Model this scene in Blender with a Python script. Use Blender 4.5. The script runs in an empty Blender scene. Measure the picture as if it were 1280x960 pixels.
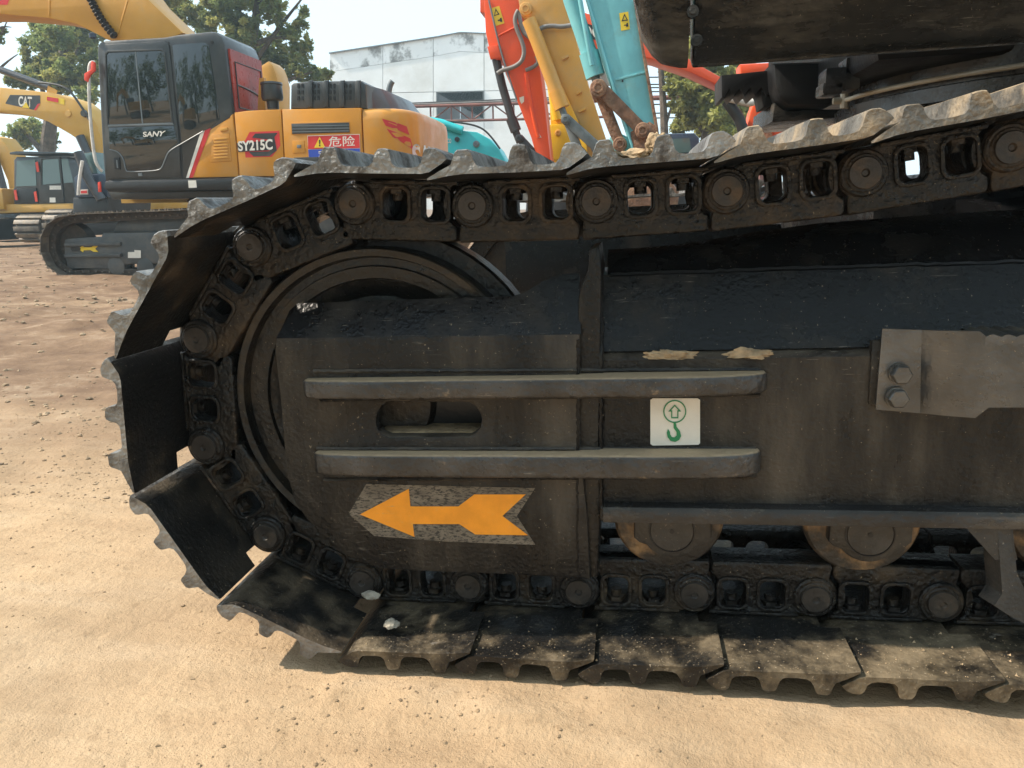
import bpy, bmesh, math, random
from mathutils import Vector, Matrix, noise, Euler
random.seed(7)
S = bpy.context.scene
COL = S.collection
# ------------------------------------------------------------------ camera, world, sun, exposure
H = 0.735                                   # eye height above the yard
F = 961.0
W = Matrix(((0.9890366942730003, 0.023494556111809867, -0.1457889680827907),
            (0.14733125198344388, -0.22382568710370246, 0.9634290653605726),
            (-0.009995977717407872, -0.974345969163759, -0.22483330003317703)))   # camera (x right, y down, z forward) -> world
TILT = 0.035                                # the near machine stands slightly nose-down
cam = bpy.data.cameras.new('camera'); camo = bpy.data.objects.new('camera', cam); COL.objects.link(camo)
cam.sensor_fit = 'HORIZONTAL'; cam.sensor_width = 36; cam.lens = F / 1280 * 36
cam.clip_start = 0.05; cam.clip_end = 2000
M = Matrix(((W[0][0], -W[0][1], -W[0][2], 0), (W[1][0], -W[1][1], -W[1][2], 0), (W[2][0], -W[2][1], -W[2][2], H), (0, 0, 0, 1)))
camo.matrix_world = M
S.camera = camo
SUN = Vector((1.0, 0.12, -1.0)).normalized()      # the way the light travels
wd = bpy.data.worlds.new('World'); S.world = wd; wd.use_nodes = True
nt = wd.node_tree
sky = nt.nodes.new('ShaderNodeTexSky'); sky.sky_type = 'NISHITA'; sky.sun_disc = False
sky.sun_elevation = math.asin(-SUN.z); sky.sun_rotation = math.atan2(-SUN.x, -SUN.y)
sky.air_density = 1.0; sky.dust_density = 2.0; sky.ozone_density = 1.0; sky.altitude = 0
bg = nt.nodes['Background']; hz = nt.nodes.new('ShaderNodeMix'); hz.data_type = 'RGBA'; hz.inputs[0].default_value = .62; hz.inputs[7].default_value = (8.3, 10.6, 11.8, 1)   # thin even haze over the whole sky
nt.links.new(sky.outputs[0], hz.inputs[6]); nt.links.new(hz.outputs[2], bg.inputs[0]); bg.inputs[1].default_value = 0.11
sl = bpy.data.lights.new('sun', 'SUN'); sl.energy = 5.0; sl.angle = math.radians(0.6); sl.color = (1.0, 0.90, 0.76)
so = bpy.data.objects.new('sun', sl); COL.objects.link(so); so.location = (-30, -5, 40)
so.rotation_euler = SUN.to_track_quat('-Z', 'Y').to_euler()
S.view_settings.view_transform = 'Standard'; S.view_settings.look = 'None'; S.view_settings.exposure = 0.56; S.view_settings.gamma = 1

# ------------------------------------------------------------------ where a point of the photograph lies
def ray(px, py): return W @ Vector(((px - 640) / F, (py - 480) / F, 1.0))
def at(px, py, Y):                            # world point at distance Y
    r = ray(px, py); return r * (Y / r.y) + Vector((0, 0, H))
RM = Matrix(((math.cos(TILT), 0, -math.sin(TILT)), (0, 1, 0), (math.sin(TILT), 0, math.cos(TILT))))   # near machine -> world
RMI = RM.transposed()
def na(px, py, Y):                            # the same in the near machine's own frame
    r = RMI @ ray(px, py); return r * (Y / r.y)

# ------------------------------------------------------------------ materials
def L(c): return tuple(((x / 255 / 12.92) if x / 255 <= .04045 else ((x / 255 + .055) / 1.055) ** 2.4) for x in c)
def mat(name, col, rough=.5, metal=0., var=.25, vs=4., bump=.15, bs=80., dust=None, dsc=7., dth=.55, dw=.12, up=0., speck=0., rust=None, rth=.6, rsc=9., coat=0., stretch=None, spec=.5, scr=0.):
    m = bpy.data.materials.new(name); m.use_nodes = True; n = m.node_tree.nodes; l = m.node_tree.links
    b = n['Principled BSDF']; b.inputs['Metallic'].default_value = metal; b.inputs['Coat Weight'].default_value = coat
    b.inputs['Specular IOR Level'].default_value = spec
    tc = n.new('ShaderNodeTexCoord'); oi = n.new('ShaderNodeObjectInfo')
    va = n.new('ShaderNodeVectorMath'); va.operation = 'MULTIPLY_ADD'
    l.new(oi.outputs['Random'], va.inputs[0]); va.inputs[1].default_value = (37, 23, 51); l.new(tc.outputs['Object'], va.inputs[2])
    vec = va.outputs[0]
    if stretch:
        mp = n.new('ShaderNodeVectorMath'); mp.operation = 'MULTIPLY'; mp.inputs[1].default_value = stretch; l.new(vec, mp.inputs[0]); svec = mp.outputs[0]
    else: svec = vec
    def nz(scale, det=4, v=None, ro=.55):
        t = n.new('ShaderNodeTexNoise'); t.inputs['Scale'].default_value = scale; t.inputs['Detail'].default_value = det; t.inputs['Roughness'].default_value = ro
        l.new(v or vec, t.inputs['Vector']); return t.outputs['Fac']
    def ramp(fac, a, c):
        r = n.new('ShaderNodeMapRange'); r.interpolation_type = 'SMOOTHSTEP'; r.inputs[1].default_value = a; r.inputs[2].default_value = c; l.new(fac, r.inputs[0]); return r.outputs[0]
    def mix(fac, a, c):
        x = n.new('ShaderNodeMix'); x.data_type = 'RGBA'
        for s, v in ((0, fac), (6, a), (7, c)):
            if hasattr(v, 'links') or hasattr(v, 'is_linked'): l.new(v, x.inputs[s])
            else: x.inputs[s].default_value = v if s == 0 else (*v, 1)
        return x.outputs[2]
    def math_(op, a, c):
        x = n.new('ShaderNodeMath'); x.operation = op
        for i, v in enumerate((a, c)):
            if hasattr(v, 'is_linked'): l.new(v, x.inputs[i])
            else: x.inputs[i].default_value = v
        return x.outputs[0]
    big = nz(vs, 5, svec)
    c = mix(ramp(big, .3, .7), tuple(x * (1 - var) for x in col), tuple(min(1, x * (1 + var)) for x in col))
    rg = None
    if rust:
        f = ramp(nz(rsc, 6, svec, .65), rth - .08, rth + .08); c = mix(f, c, rust)
    rg = rough
    if dust:
        df = ramp(nz(dsc, 7, svec, .68), dth - dw, dth + dw)
        if up > 0:
            g = n.new('ShaderNodeNewGeometry'); sx = n.new('ShaderNodeSeparateXYZ'); l.new(g.outputs['Normal'], sx.inputs[0])
            uf = math_('MULTIPLY', ramp(sx.outputs[2], .45, .95), ramp(nz(dsc * 2.3, 6), .5 - up * .5, .75 - up * .5))
            df = math_('MAXIMUM', df, uf)
        c = mix(df, c, dust)
        rg = math_('ADD', math_('MULTIPLY', df, .35), rough)
    if speck > 0:
        f = ramp(nz(230, 2), .745 - speck * .1, .79 - speck * .1); c = mix(math_('MULTIPLY', f, .5), c, (.42, .34, .24))
    if scr > 0:
        w = n.new('ShaderNodeVectorMath'); w.operation = 'MULTIPLY'; w.inputs[1].default_value = (3.5, 6, 75); l.new(vec, w.inputs[0])
        f = math_('MULTIPLY', ramp(nz(7, 4, w.outputs[0], .7), .63, .70), ramp(nz(5, 3), .50, .62)); c = mix(math_('MULTIPLY', f, scr), c, (.3, .27, .23))
    l.new(c, b.inputs['Base Color'])
    if hasattr(rg, 'is_linked'):
        l.new(math_('ADD', rg, math_('MULTIPLY', math_('SUBTRACT', nz(vs * 5, 4), .5), .25)), b.inputs['Roughness'])
    else:
        l.new(math_('ADD', math_('MULTIPLY', math_('SUBTRACT', nz(vs * 5, 4), .5), .3), rg), b.inputs['Roughness'])
    if bump > 0:
        bp = n.new('ShaderNodeBump'); bp.inputs['Strength'].default_value = bump; bp.inputs['Distance'].default_value = .6 / bs
        l.new(math_('ADD', nz(bs, 5), math_('MULTIPLY', nz(bs * .25, 3), .6)), bp.inputs['Height']); l.new(bp.outputs[0], b.inputs['Normal'])
    return m
def glass(name, col, rough=.06, alpha=1., spec=.9):
    m = bpy.data.materials.new(name); m.use_nodes = True; b = m.node_tree.nodes['Principled BSDF']
    b.inputs['Base Color'].default_value = (*col, 1); b.inputs['Roughness'].default_value = rough; b.inputs['IOR'].default_value = 1.5
    b.inputs['Specular IOR Level'].default_value = spec; b.inputs['Alpha'].default_value = alpha
    return m
TAN = (.40, .29, .17)
DUST = (.20, .155, .105)
MT = {
 'frame': mat('black_paint_dusty', (.0105, .0102, .0102), .27, var=.4, bump=.6, bs=150, dust=(.095, .077, .058), dsc=5.5, dth=.575, dw=.16, up=.5, speck=.5, stretch=(1, 1, .25), scr=.6, spec=.30),
 'panel': mat('black_paint_glossy', (.0065, .0065, .007), .25, var=.3, bump=.35, bs=150, dust=(.05, .043, .035), dsc=5, dth=.64, dw=.14, speck=.4, scr=.6, spec=.25),
 'bar': mat('worn_black_bar', (.060, .057, .055), .30, metal=.3, var=.35, vs=12, bump=.6, bs=80, dust=(.46, .34, .215), dsc=16, dth=.70, dw=.08, up=1.1, speck=.35, scr=.6),
 'shoe': mat('track_shoe_steel', (.0085, .008, .0075), .34, metal=.1, var=.5, vs=8, bump=.45, bs=120, dust=(.085, .062, .038), dsc=6, dth=.62, dw=.12, up=.22, speck=.5, scr=.5, spec=.4),
 'shoe_worn': mat('track_shoe_worn_steel', (.20, .195, .185), .40, metal=.5, var=.45, vs=14, bump=.7, bs=80, dust=(.06, .05, .042), dsc=16, dth=.58, dw=.1, up=.1),
 'shoe_dusty': mat('track_shoe_dusty_steel', (.010, .0095, .009), .32, metal=.1, var=.5, vs=7, bump=.45, bs=100, dust=(.19, .145, .09), dsc=6, dth=.56, dw=.12, speck=.9, scr=.7, spec=.4),
 'shoe_tan': mat('track_shoe_caked_steel', (.13, .12, .105), .5, metal=.3, var=.45, vs=11, bump=.8, bs=80, dust=(.36, .275, .18), dsc=10, dth=.56, dw=.12, up=.4, speck=.2),
 'link': mat('oily_link_steel', (.0075, .0062, .0052), .30, var=.5, vs=12, bump=.8, bs=110, dust=(.075, .05, .028), dsc=8, dth=.605, dw=.12, speck=.5, spec=.4),
 'pin':    mat('pin_steel', (.03, .025, .021), .4, var=.4, vs=25, bump=.3, bs=150, dust=(.10, .07, .045), dsc=20, dth=.62),
 'idler': mat('idler_steel', (.010, .009, .008), .32, metal=.2, var=.4, vs=9, bump=.5, bs=80, dust=(.075, .054, .034), dsc=6, dth=.61, dw=.12, speck=.4),
 'roller': mat('roller_rusty', (.04, .033, .027), .5, var=.4, vs=9, bump=.5, bs=100, rust=(.38, .23, .11), rth=.56, rsc=7),
 'cover': mat('roller_cover_paint', (.024, .0225, .021), .36, var=.25, bump=.4, bs=140, dust=(.095, .077, .058), dsc=8, dth=.58, dw=.16, speck=.5),
 'bracket': mat('grey_bracket_paint', (.125, .122, .118), .30, metal=.6, var=.3, vs=9, bump=.25, bs=130, dust=(.19, .165, .13), dsc=10, dth=.62, dw=.12, up=.3, speck=.4, scr=.5),
 'house': mat('house_underside', (.014, .0135, .013), .24, var=.5, vs=3, bump=.35, bs=60, dust=(.11, .094, .074), dsc=4.5, dth=.60, dw=.12, stretch=(.6, 1, 2.2), scr=.6, speck=.3, spec=.4),
 'rail':  mat('rubbed_gloss_rail', (.035, .034, .034), .20, metal=.35, var=.4, vs=10, bump=.35, bs=90, dust=(.10, .085, .065), dsc=9, dth=.6, dw=.12, speck=.4, scr=.6, stretch=(.5, 1, 1)),
 'black':  mat('plain_black', (.010, .010, .011), .4, var=.3, bump=.15, bs=80),
 'ring': mat('slew_ring_paint', (.034, .034, .035), .26, var=.3, vs=5, bump=.15, bs=80, dust=(.11, .10, .08), dsc=7, dth=.62),
 'pipe':   mat('pale_pipe', (.42, .38, .30), .35, var=.2, bump=.1, bs=80),
 'mud': mat('dry_mud', (.40, .285, .17), .9, var=.3, vs=40, bump=.9, bs=90),
 'stone': mat('pale_stone', (.34, .30, .24), .85, var=.3, vs=60, bump=.7, bs=120),
 'orange_print': mat('orange_print', (.86, .31, .016), .4, var=.08, vs=30, bump=.08, dust=(.70, .38, .14), dsc=22, dth=.66, dw=.08, scr=.5),
 'worn_backing': mat('worn_sticker_backing', (.17, .14, .105), .6, var=.3, vs=60, bump=.3, bs=150, dust=(.045, .039, .032), dsc=240, dth=.53, dw=.06, stretch=(.45, 1, 1.3)),
 'white_print': mat('white_print', (.74, .70, .62), .5, var=.06, vs=20, bump=.03),
 'green_print': mat('green_print', (.02, .24, .09), .5, var=.1, bump=.03),
 'red_print': mat('red_print', (.62, .03, .03), .4, var=.08, bump=.03),
 'blue_print': mat('blue_print', (.03, .08, .45), .4, var=.08, bump=.03),
 'yellow_print': mat('yellow_print', (.80, .55, .03), .4, var=.06, bump=.03),
 'black_print': mat('black_print', (.015, .015, .015), .45, bump=.03),
 'silver_print': mat('silver_print', (.55, .58, .60), .3, metal=.4, bump=.03),
 's_orange': mat('excavator_orange_paint', (.60, .245, .012), .34, var=.08, vs=2, bump=.04, bs=20, coat=.12, dust=(.50, .27, .08), dsc=1.7, dth=.62, dw=.2),
 's_boom': mat('boom_orange_paint', (.62, .30, .045), .4, var=.08, vs=2, bump=.05, bs=20, dust=(.5, .30, .12), dsc=2, dth=.66, dw=.15),
 's_dark': mat('cab_dark_paint', (.030, .032, .033), .32, var=.15, bump=.05, bs=40, coat=.2, dust=(.07, .068, .06), dsc=3, dth=.62, dw=.2),
 's_trim': mat('cab_grey_trim', (.16, .18, .19), .35, var=.1, bump=.03),
 's_red':  mat('rear_red_reflection', (.33, .03, .015), .3, var=.3, vs=3, bump=.05),  # a red machine's reflection in the rear glass, painted as base colour
 's_track': mat('far_track_steel', (.14, .115, .09), .55, metal=.2, var=.35, vs=9, bump=.4, bs=50, dust=(.26, .20, .13), dsc=9, dth=.6),
 's_chain': mat('far_chain_steel', (.045, .033, .024), .6, var=.4, vs=20, bump=.5, bs=60),
 's_frame': mat('far_track_frame_paint', (.065, .072, .075), .42, var=.2, bump=.1, bs=40, dust=(.15, .125, .10), dsc=4, dth=.62, dw=.2, up=.3),
 'cat':    mat('cat_yellow_paint', (.60, .32, .045), .45, var=.1, vs=1.5, bump=.05, bs=20, dust=(.48, .33, .15), dsc=1.5, dth=.62, dw=.2),
 'teal':   mat('teal_paint', (.17, .47, .50), .4, var=.12, vs=3, bump=.06, bs=20, dust=(.20, .32, .29), dsc=4, dth=.66, dw=.15, rust=(.16, .11, .06), rth=.73, rsc=5),
 'teal_bright': mat('bright_teal_paint', (.03, .48, .50), .35, var=.08, bump=.04, bs=20),
 'rust':   mat('rusty_link_steel', (.20, .10, .055), .75, var=.5, vs=12, bump=.6, bs=40, dust=(.30, .19, .12), dsc=8, dth=.58),
 'red':    mat('red_orange_paint', (.76, .085, .018), .34, var=.08, vs=2, bump=.05, bs=20, dust=(.62, .16, .07), dsc=3, dth=.68, dw=.15),
 'amber':  mat('amber_paint', (.64, .31, .055), .42, var=.1, vs=2, bump=.05, bs=20, dust=(.52, .32, .13), dsc=3, dth=.62, dw=.2),
 'yellow': mat('bright_yellow_paint', (.76, .43, .015), .36, var=.06, vs=2, bump=.05, bs=20),
 'grey_steel': mat('grey_steel', (.17, .18, .18), .45, metal=.3, var=.25, vs=9, bump=.15, bs=40),
 'hose':   mat('grey_hose', (.20, .19, .18), .6, var=.2, bump=.1),
 'dark_cyl': mat('dark_cylinder', (.055, .055, .06), .35, metal=.3, var=.2, bump=.1),
 'steel_red': mat('red_oxide_steel', (.16, .055, .04), .6, var=.3, bump=.1),
 'bark':   mat('bark', (.10, .075, .055), .9, var=.4, vs=9, bump=.8, bs=25),
 'ribbon': mat('red_ribbon', (.75, .06, .03), .6, var=.1, bump=.1),
 'wrap':   mat('white_wrap', (.60, .57, .52), .6, var=.15, vs=12, bump=.4, bs=40),
 'glass':  glass('dark_glass', (.012, .018, .020), .04),
 'cab_glass': glass('pale_cab_glass', (.10, .16, .15), .05),
 'blue_dark': mat('dark_blue_paint', (.03, .045, .075), .35, var=.15, bump=.05),
 'wire':   mat('wire_black', (.02, .02, .02), .6, bump=0),
 'window_dark': mat('factory_window', (.075, .08, .085), .35, var=.3, vs=1, bump=.05),
}
# peeling white wall
MT['wall'] = mat('white_wall_paint', (.88, .89, .87), .85, var=.05, vs=.4, bump=.08, bs=8, dust=(.66, .65, .60), dsc=.35, dth=.6, dw=.2, rust=(.40, .38, .34), rth=.72, rsc=.8)
MT['peel'] = mat('peeled_wall', (.88, .89, .87), .85, var=.06, vs=.4, bump=.08, bs=8, rust=(.24, .235, .22), rth=.575, rsc=.9, stretch=(1, 1, .9))
def leaf_mat(name, col):
    m = mat(name, col, .65, var=.45, vs=.8, bump=0); b = m.node_tree.nodes['Principled BSDF']
    n = m.node_tree.nodes; l = m.node_tree.links; tr = n.new('ShaderNodeBsdfTranslucent'); ms = n.new('ShaderNodeMixShader'); ms.inputs[0].default_value = .55
    l.new(b.inputs['Base Color'].links[0].from_socket, tr.inputs[0]); l.new(b.outputs[0], ms.inputs[1]); l.new(tr.outputs[0], ms.inputs[2]); l.new(ms.outputs[0], n['Material Output'].inputs['Surface'])
    return m
MT['leaf_a'] = leaf_mat('leaf_grey_green', (.22, .26, .085))
MT['leaf_c'] = leaf_mat('leaf_light_green', (.30, .30, .085))
MT['leaf_b'] = leaf_mat('leaf_yellow_green', (.29, .285, .085))

# ------------------------------------------------------------------ mesh helpers
def finish(me, ang=35):
    bm = bmesh.new(); bm.from_mesh(me); bmesh.ops.remove_doubles(bm, verts=bm.verts, dist=1e-5)
    bmesh.ops.recalc_face_normals(bm, faces=bm.faces); bm.to_mesh(me); bm.free()
    if ang:
        me.polygons.foreach_set('use_smooth', [True] * len(me.polygons)); me.set_sharp_from_angle(angle=math.radians(ang))
    return me
def curve_mesh(loops, depth, bevel=0., br=1):
    cu = bpy.data.curves.new('c', 'CURVE'); cu.dimensions = '2D'; cu.fill_mode = 'BOTH'
    bevel = min(bevel, depth * .45); cu.extrude = depth / 2 - bevel; cu.bevel_depth = bevel; cu.offset = -bevel; cu.bevel_resolution = br
    for lp in loops:
        sp = cu.splines.new('POLY'); sp.points.add(len(lp) - 1); sp.use_cyclic_u = True
        for p, q in zip(sp.points, lp): p.co = (q[0], q[1], 0, 1)
    ob = bpy.data.objects.new('c', cu); me = bpy.data.meshes.new_from_object(ob)
    bpy.data.objects.remove(ob); bpy.data.curves.remove(cu)
    return me
def xz(loops, Y0, Y1, bevel=0., br=1):        # outline in X,Z; from Y0 to Y1
    me = curve_mesh(loops, abs(Y1 - Y0), bevel, br); yc = (Y0 + Y1) / 2
    for v in me.vertices: x, y, z = v.co; v.co = (x, yc + z, y)
    return finish(me)
def xy(loops, z0, z1, bevel=0., br=1):
    me = curve_mesh(loops, abs(z1 - z0), bevel, br); zc = (z0 + z1) / 2
    for v in me.vertices: v.co.z += zc
    return finish(me)
def yz(loops, x0, x1, bevel=0., br=1):
    me = curve_mesh(loops, abs(x1 - x0), bevel, br); xc = (x0 + x1) / 2
    for v in me.vertices: a, b, c = v.co; v.co = (xc + c, a, b)
    return finish(me)
def hull(pts, ang=35):
    bm = bmesh.new()
    for p in pts: bm.verts.new(p)
    bmesh.ops.convex_hull(bm, input=bm.verts)
    me = bpy.data.meshes.new('m'); bm.to_mesh(me); bm.free(); return finish(me, ang)
def boxm(x0, x1, y0, y1, z0, z1, bevel=0.):
    return xy([[(x0, y0), (x1, y0), (x1, y1), (x0, y1)]], z0, z1, bevel)
def join(meshes):
    bm = bmesh.new()
    for m in meshes: bm.from_mesh(m)
    me = bpy.data.meshes.new('m'); bm.to_mesh(me); bm.free()
    me.polygons.foreach_set('use_smooth', [True] * len(me.polygons)); me.set_sharp_from_angle(angle=math.radians(35))
    return me
def pydata(v, f, ang=35):
    me = bpy.data.meshes.new('m'); me.from_pydata([tuple(p) for p in v], [], f); me.update(); return finish(me, ang)
def tube(pts, r, n=8, smooth=True, radii=None):
    cu = bpy.data.curves.new('c', 'CURVE'); cu.dimensions = '3D'; cu.bevel_depth = r; cu.bevel_resolution = max(1, n // 4); cu.use_fill_caps = True
    sp = cu.splines.new('NURBS' if smooth and len(pts) > 2 else 'POLY'); sp.points.add(len(pts) - 1)
    for i, (p, q) in enumerate(zip(sp.points, pts)):
        p.co = (q[0], q[1], q[2], 1)
        if radii: p.radius = radii[i]
    if sp.type == 'NURBS': sp.order_u = 3; sp.use_endpoint_u = True; sp.resolution_u = 4
    ob = bpy.data.objects.new('c', cu); me = bpy.data.meshes.new_from_object(ob); bpy.data.objects.remove(ob); bpy.data.curves.remove(cu)
    return finish(me, 50)
def lathe(prof, c, axis='Y', n=40, caps=True):   # prof: (radius, height along the axis)
    v = []; f = []
    for (r, h) in prof:
        for k in range(n):
            a = 2 * math.pi * k / n; p, q = r * math.cos(a), r * math.sin(a)
            v.append({'Y': (c[0] + p, c[1] + h, c[2] + q), 'Z': (c[0] + p, c[1] + q, c[2] + h), 'X': (c[0] + h, c[1] + p, c[2] + q)}[axis])
    for i in range(len(prof) - 1):
        for k in range(n):
            k2 = (k + 1) % n; f.append((i * n + k, i * n + k2, (i + 1) * n + k2, (i + 1) * n + k))
    if caps:
        f.append(tuple(range(n))); f.append(tuple((len(prof) - 1) * n + k for k in range(n)))
    return pydata(v, f, 30)
def arc(cx, cy, r, a0, a1, n=10): return [(cx + r * math.cos(math.radians(a0 + (a1 - a0) * k / n)), cy + r * math.sin(math.radians(a0 + (a1 - a0) * k / n))) for k in range(n + 1)]
def rrect(x0, x1, y0, y1, r, n=4):
    return arc(x1 - r, y1 - r, r, 0, 90, n) + arc(x0 + r, y1 - r, r, 90, 180, n) + arc(x0 + r, y0 + r, r, 180, 270, n) + arc(x1 - r, y0 + r, r, 270, 360, n)
def lump(c, s, seed, sub=3, amp=.35, flat=1.):
    bm = bmesh.new(); bmesh.ops.create_icosphere(bm, subdivisions=sub, radius=1)
    for v in bm.verts:
        k = 1 + amp * noise.noise(v.co * 1.3 + Vector((seed, seed * 2, 0))) + amp * .6 * noise.noise(v.co * 3.7 + Vector((seed, 0, seed))) + amp * .45 * noise.noise(v.co * 9 + Vector((0, seed, 0)))
        v.co = Vector((v.co.x * s[0] * k, v.co.y * s[1] * k, max(v.co.z, -flat) * s[2] * k)) + Vector(c)
    me = bpy.data.meshes.new('m'); bm.to_mesh(me); bm.free(); return finish(me, 60)
def textm(s):
    cu = bpy.data.curves.new('t', 'FONT'); cu.body = s; cu.size = 1; cu.offset = .030 if s.isascii() else .006
    ob = bpy.data.objects.new('t', cu); me = bpy.data.meshes.new_from_object(ob); bpy.data.objects.remove(ob); bpy.data.curves.remove(cu)
    xs = [v.co.x for v in me.vertices]; ys = [v.co.y for v in me.vertices]
    x0, x1, y0, y1 = min(xs), max(xs), min(ys), max(ys)
    for v in me.vertices: v.co = ((v.co.x - x0) / (x1 - x0), (v.co.y - y0) / (y1 - y0), 0)
    return me
def text_on(s, fn, bold=0.):                    # fn(u, v) -> point
    me = textm(s)
    for v in me.vertices: v.co = fn(v.co.x, v.co.y)
    return me
def quad_px(TL, TR, BR, BL, Y, fr):
    def fn(u, v):
        a = [BL[i] + (BR[i] - BL[i]) * u for i in (0, 1)]; b = [TL[i] + (TR[i] - TL[i]) * u for i in (0, 1)]
        return fr(a[0] + (b[0] - a[0]) * v, a[1] + (b[1] - a[1]) * v, Y)
    return fn
def flat(pts):                                   # a flat print: one sheet
    bm = bmesh.new(); fc = bm.faces.new([bm.verts.new(p) for p in pts]); bmesh.ops.triangulate(bm, faces=[fc])
    me = bpy.data.meshes.new('m'); bm.to_mesh(me); bm.free(); return me

# ------------------------------------------------------------------ object helpers
BASE = {}
def thing(name, label, cat, base, group=None, rot=(0, 0, 0), off=None):
    o = bpy.data.objects.new(name, None); COL.objects.link(o); o.empty_display_size = .2
    o.location = base; o.rotation_euler = rot; o['label'] = label; o['category'] = cat
    if group: o['group'] = group
    BASE[o] = Vector(off if off is not None else base)
    return o
def part(name, me, m, parent, label=None):
    o = bpy.data.objects.new(name, me); COL.objects.link(o); me.name = name
    me.materials.clear(); me.materials.append(MT[m]); o.parent = parent
    if parent in BASE: o.location = -BASE[parent]
    if label: o['label'] = label
    return o
def solo(name, me, m, label=None, cat=None, group=None, kind=None):      # a top-level object that is one mesh
    vs = me.vertices; n = len(vs)
    c = Vector((sum(v.co.x for v in vs) / n, sum(v.co.y for v in vs) / n, min(v.co.z for v in vs)))
    if not kind:
        for v in vs: v.co -= c
    o = bpy.data.objects.new(name, me); COL.objects.link(o); me.name = name
    if not kind: o.location = c
    me.materials.clear(); me.materials.append(MT[m] if isinstance(m, str) else m)
    for k, v in (('label', label), ('category', cat), ('group', group), ('kind', kind)):
        if v: o[k] = v
    return o
def W_(loop, Y): return [(lambda p: (p.x, p.z))(at(q[0], q[1], Y)) for q in loop]
def N_(loop, Y): return [(lambda p: (p.x, p.z))(na(q[0], q[1], Y)) for q in loop]
def wp(name, loops, Y0, Y1, m, parent, bevel=0., label=None):           # prism traced at Y0 in the world frame
    if not isinstance(loops[0][0], (tuple, list)): loops = [loops]
    return part(name, xz([W_(l, Y0) for l in loops], Y0, Y1, bevel), m, parent, label)
def np_(name, loops, Y0, Y1, m, parent, bevel=0., label=None):
    if not isinstance(loops[0][0], (tuple, list)): loops = [loops]
    return part(name, xz([N_(l, Y0) for l in loops], Y0, Y1, bevel), m, parent, label)
def wflat(name, loop, Y, m, parent, label=None): return part(name, xz([W_(loop, Y)], Y - .0008, Y + .0008), m, parent, label)
def nflat(name, loop, Y, m, parent, label=None): return part(name, xz([N_(loop, Y)], Y - .0003, Y + .0003), m, parent, label)
def copy_part(o, loc, rot, parent):
    c = o.copy(); COL.objects.link(c); c.parent = parent; c.location = loc; c.rotation_euler = rot
    for ch in list(o.children):
        d = ch.copy(); COL.objects.link(d); d.parent = c
    return c

# ================================================================== GROUND
def ground_h(x, y):
    d = math.hypot(x, y)
    h = .012 * noise.noise(Vector((x * .9, y * .9, 3))) * min(1, d / 2)
    h += .05 * noise.noise(Vector((x * .25, y * .25, 9))) * min(1, max(0, d - 2.5) / 4)
    rough = min(1, max(0, (y - 1.9) / 2.2))
    k = noise.noise(Vector((x * 2.1, y * 2.1, 1))) ; k2 = noise.noise(Vector((x * 6.3, y * 6.3, 4)))
    h += rough * (.036 * k + .040 * abs(k2) + .022 * abs(noise.noise(Vector((x * 15, y * 15, 6))))) * (1 if y < 9 else .6)
    h += .0035 * noise.noise(Vector((x * 9, y * 9, 7))) + .0018 * noise.noise(Vector((x * 31, y * 31, 2))) * (1 if d < 4 else 0)
    h += .0035 * noise.noise(Vector((x * 5 + y * 22, y * 6 - x * 3, 12))) * (1 if d < 3 else 0)     # scuffed ridges
    if d < 4:
        u = x * .8 + y * .6; w = y * .8 - x * .6
        m = max(0., noise.noise(Vector((x * .8, y * .8, 40))) + .12)
        h += m * .010 * max(-.4, math.sin(u * 34 + 2 * noise.noise(Vector((x * 3, y * 3, 5)))))
        h += .004 * max(0, noise.noise(Vector((x * 4.5, y * 11, 50)))) - .006 * max(0, noise.noise(Vector((x * 3.2, y * 3.2, 60))) - .25)
        e = (y - 1.0) / .05; h += .013 * math.exp(-e * e) * (.5 + noise.noise(Vector((x * 9, y * 9, 8)))) * (1 if x > -.45 else 0)
    # the yard follows the near track, packed down under the shoes
    t = max(0, 1 - abs(y - 1.3) / 1.0); h += t * (.020 + max(-.02, min(.03, .02 * x)))
    return h
def spaced(lo, hi, d0, g, c):                      # fine near c, coarser outwards
    out = [c]; d = d0; p = c
    while p < hi: p += d; out.append(p); d *= g if p > c + 1.1 else 1
    d = d0; p = c; low = []
    while p > lo: p -= d; low.append(p); d *= g if p < c - 1.5 else 1
    return low[::-1] + out
xs = spaced(-260, 260, .016, 1.035, -.2); ys = spaced(-200, 320, .016, 1.035, 1.1)
gv = []; gf = []
for y in ys:
    for x in xs: gv.append((x, y, ground_h(x, y)))
nx = len(xs)
for j in range(len(ys) - 1):
    for i in range(nx - 1): gf.append((j * nx + i, j * nx + i + 1, (j + 1) * nx + i + 1, (j + 1) * nx + i))
me = bpy.data.meshes.new('ground'); me.from_pydata(gv, [], gf); me.update(); me.polygons.foreach_set('use_smooth', [True] * len(me.polygons))
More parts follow.
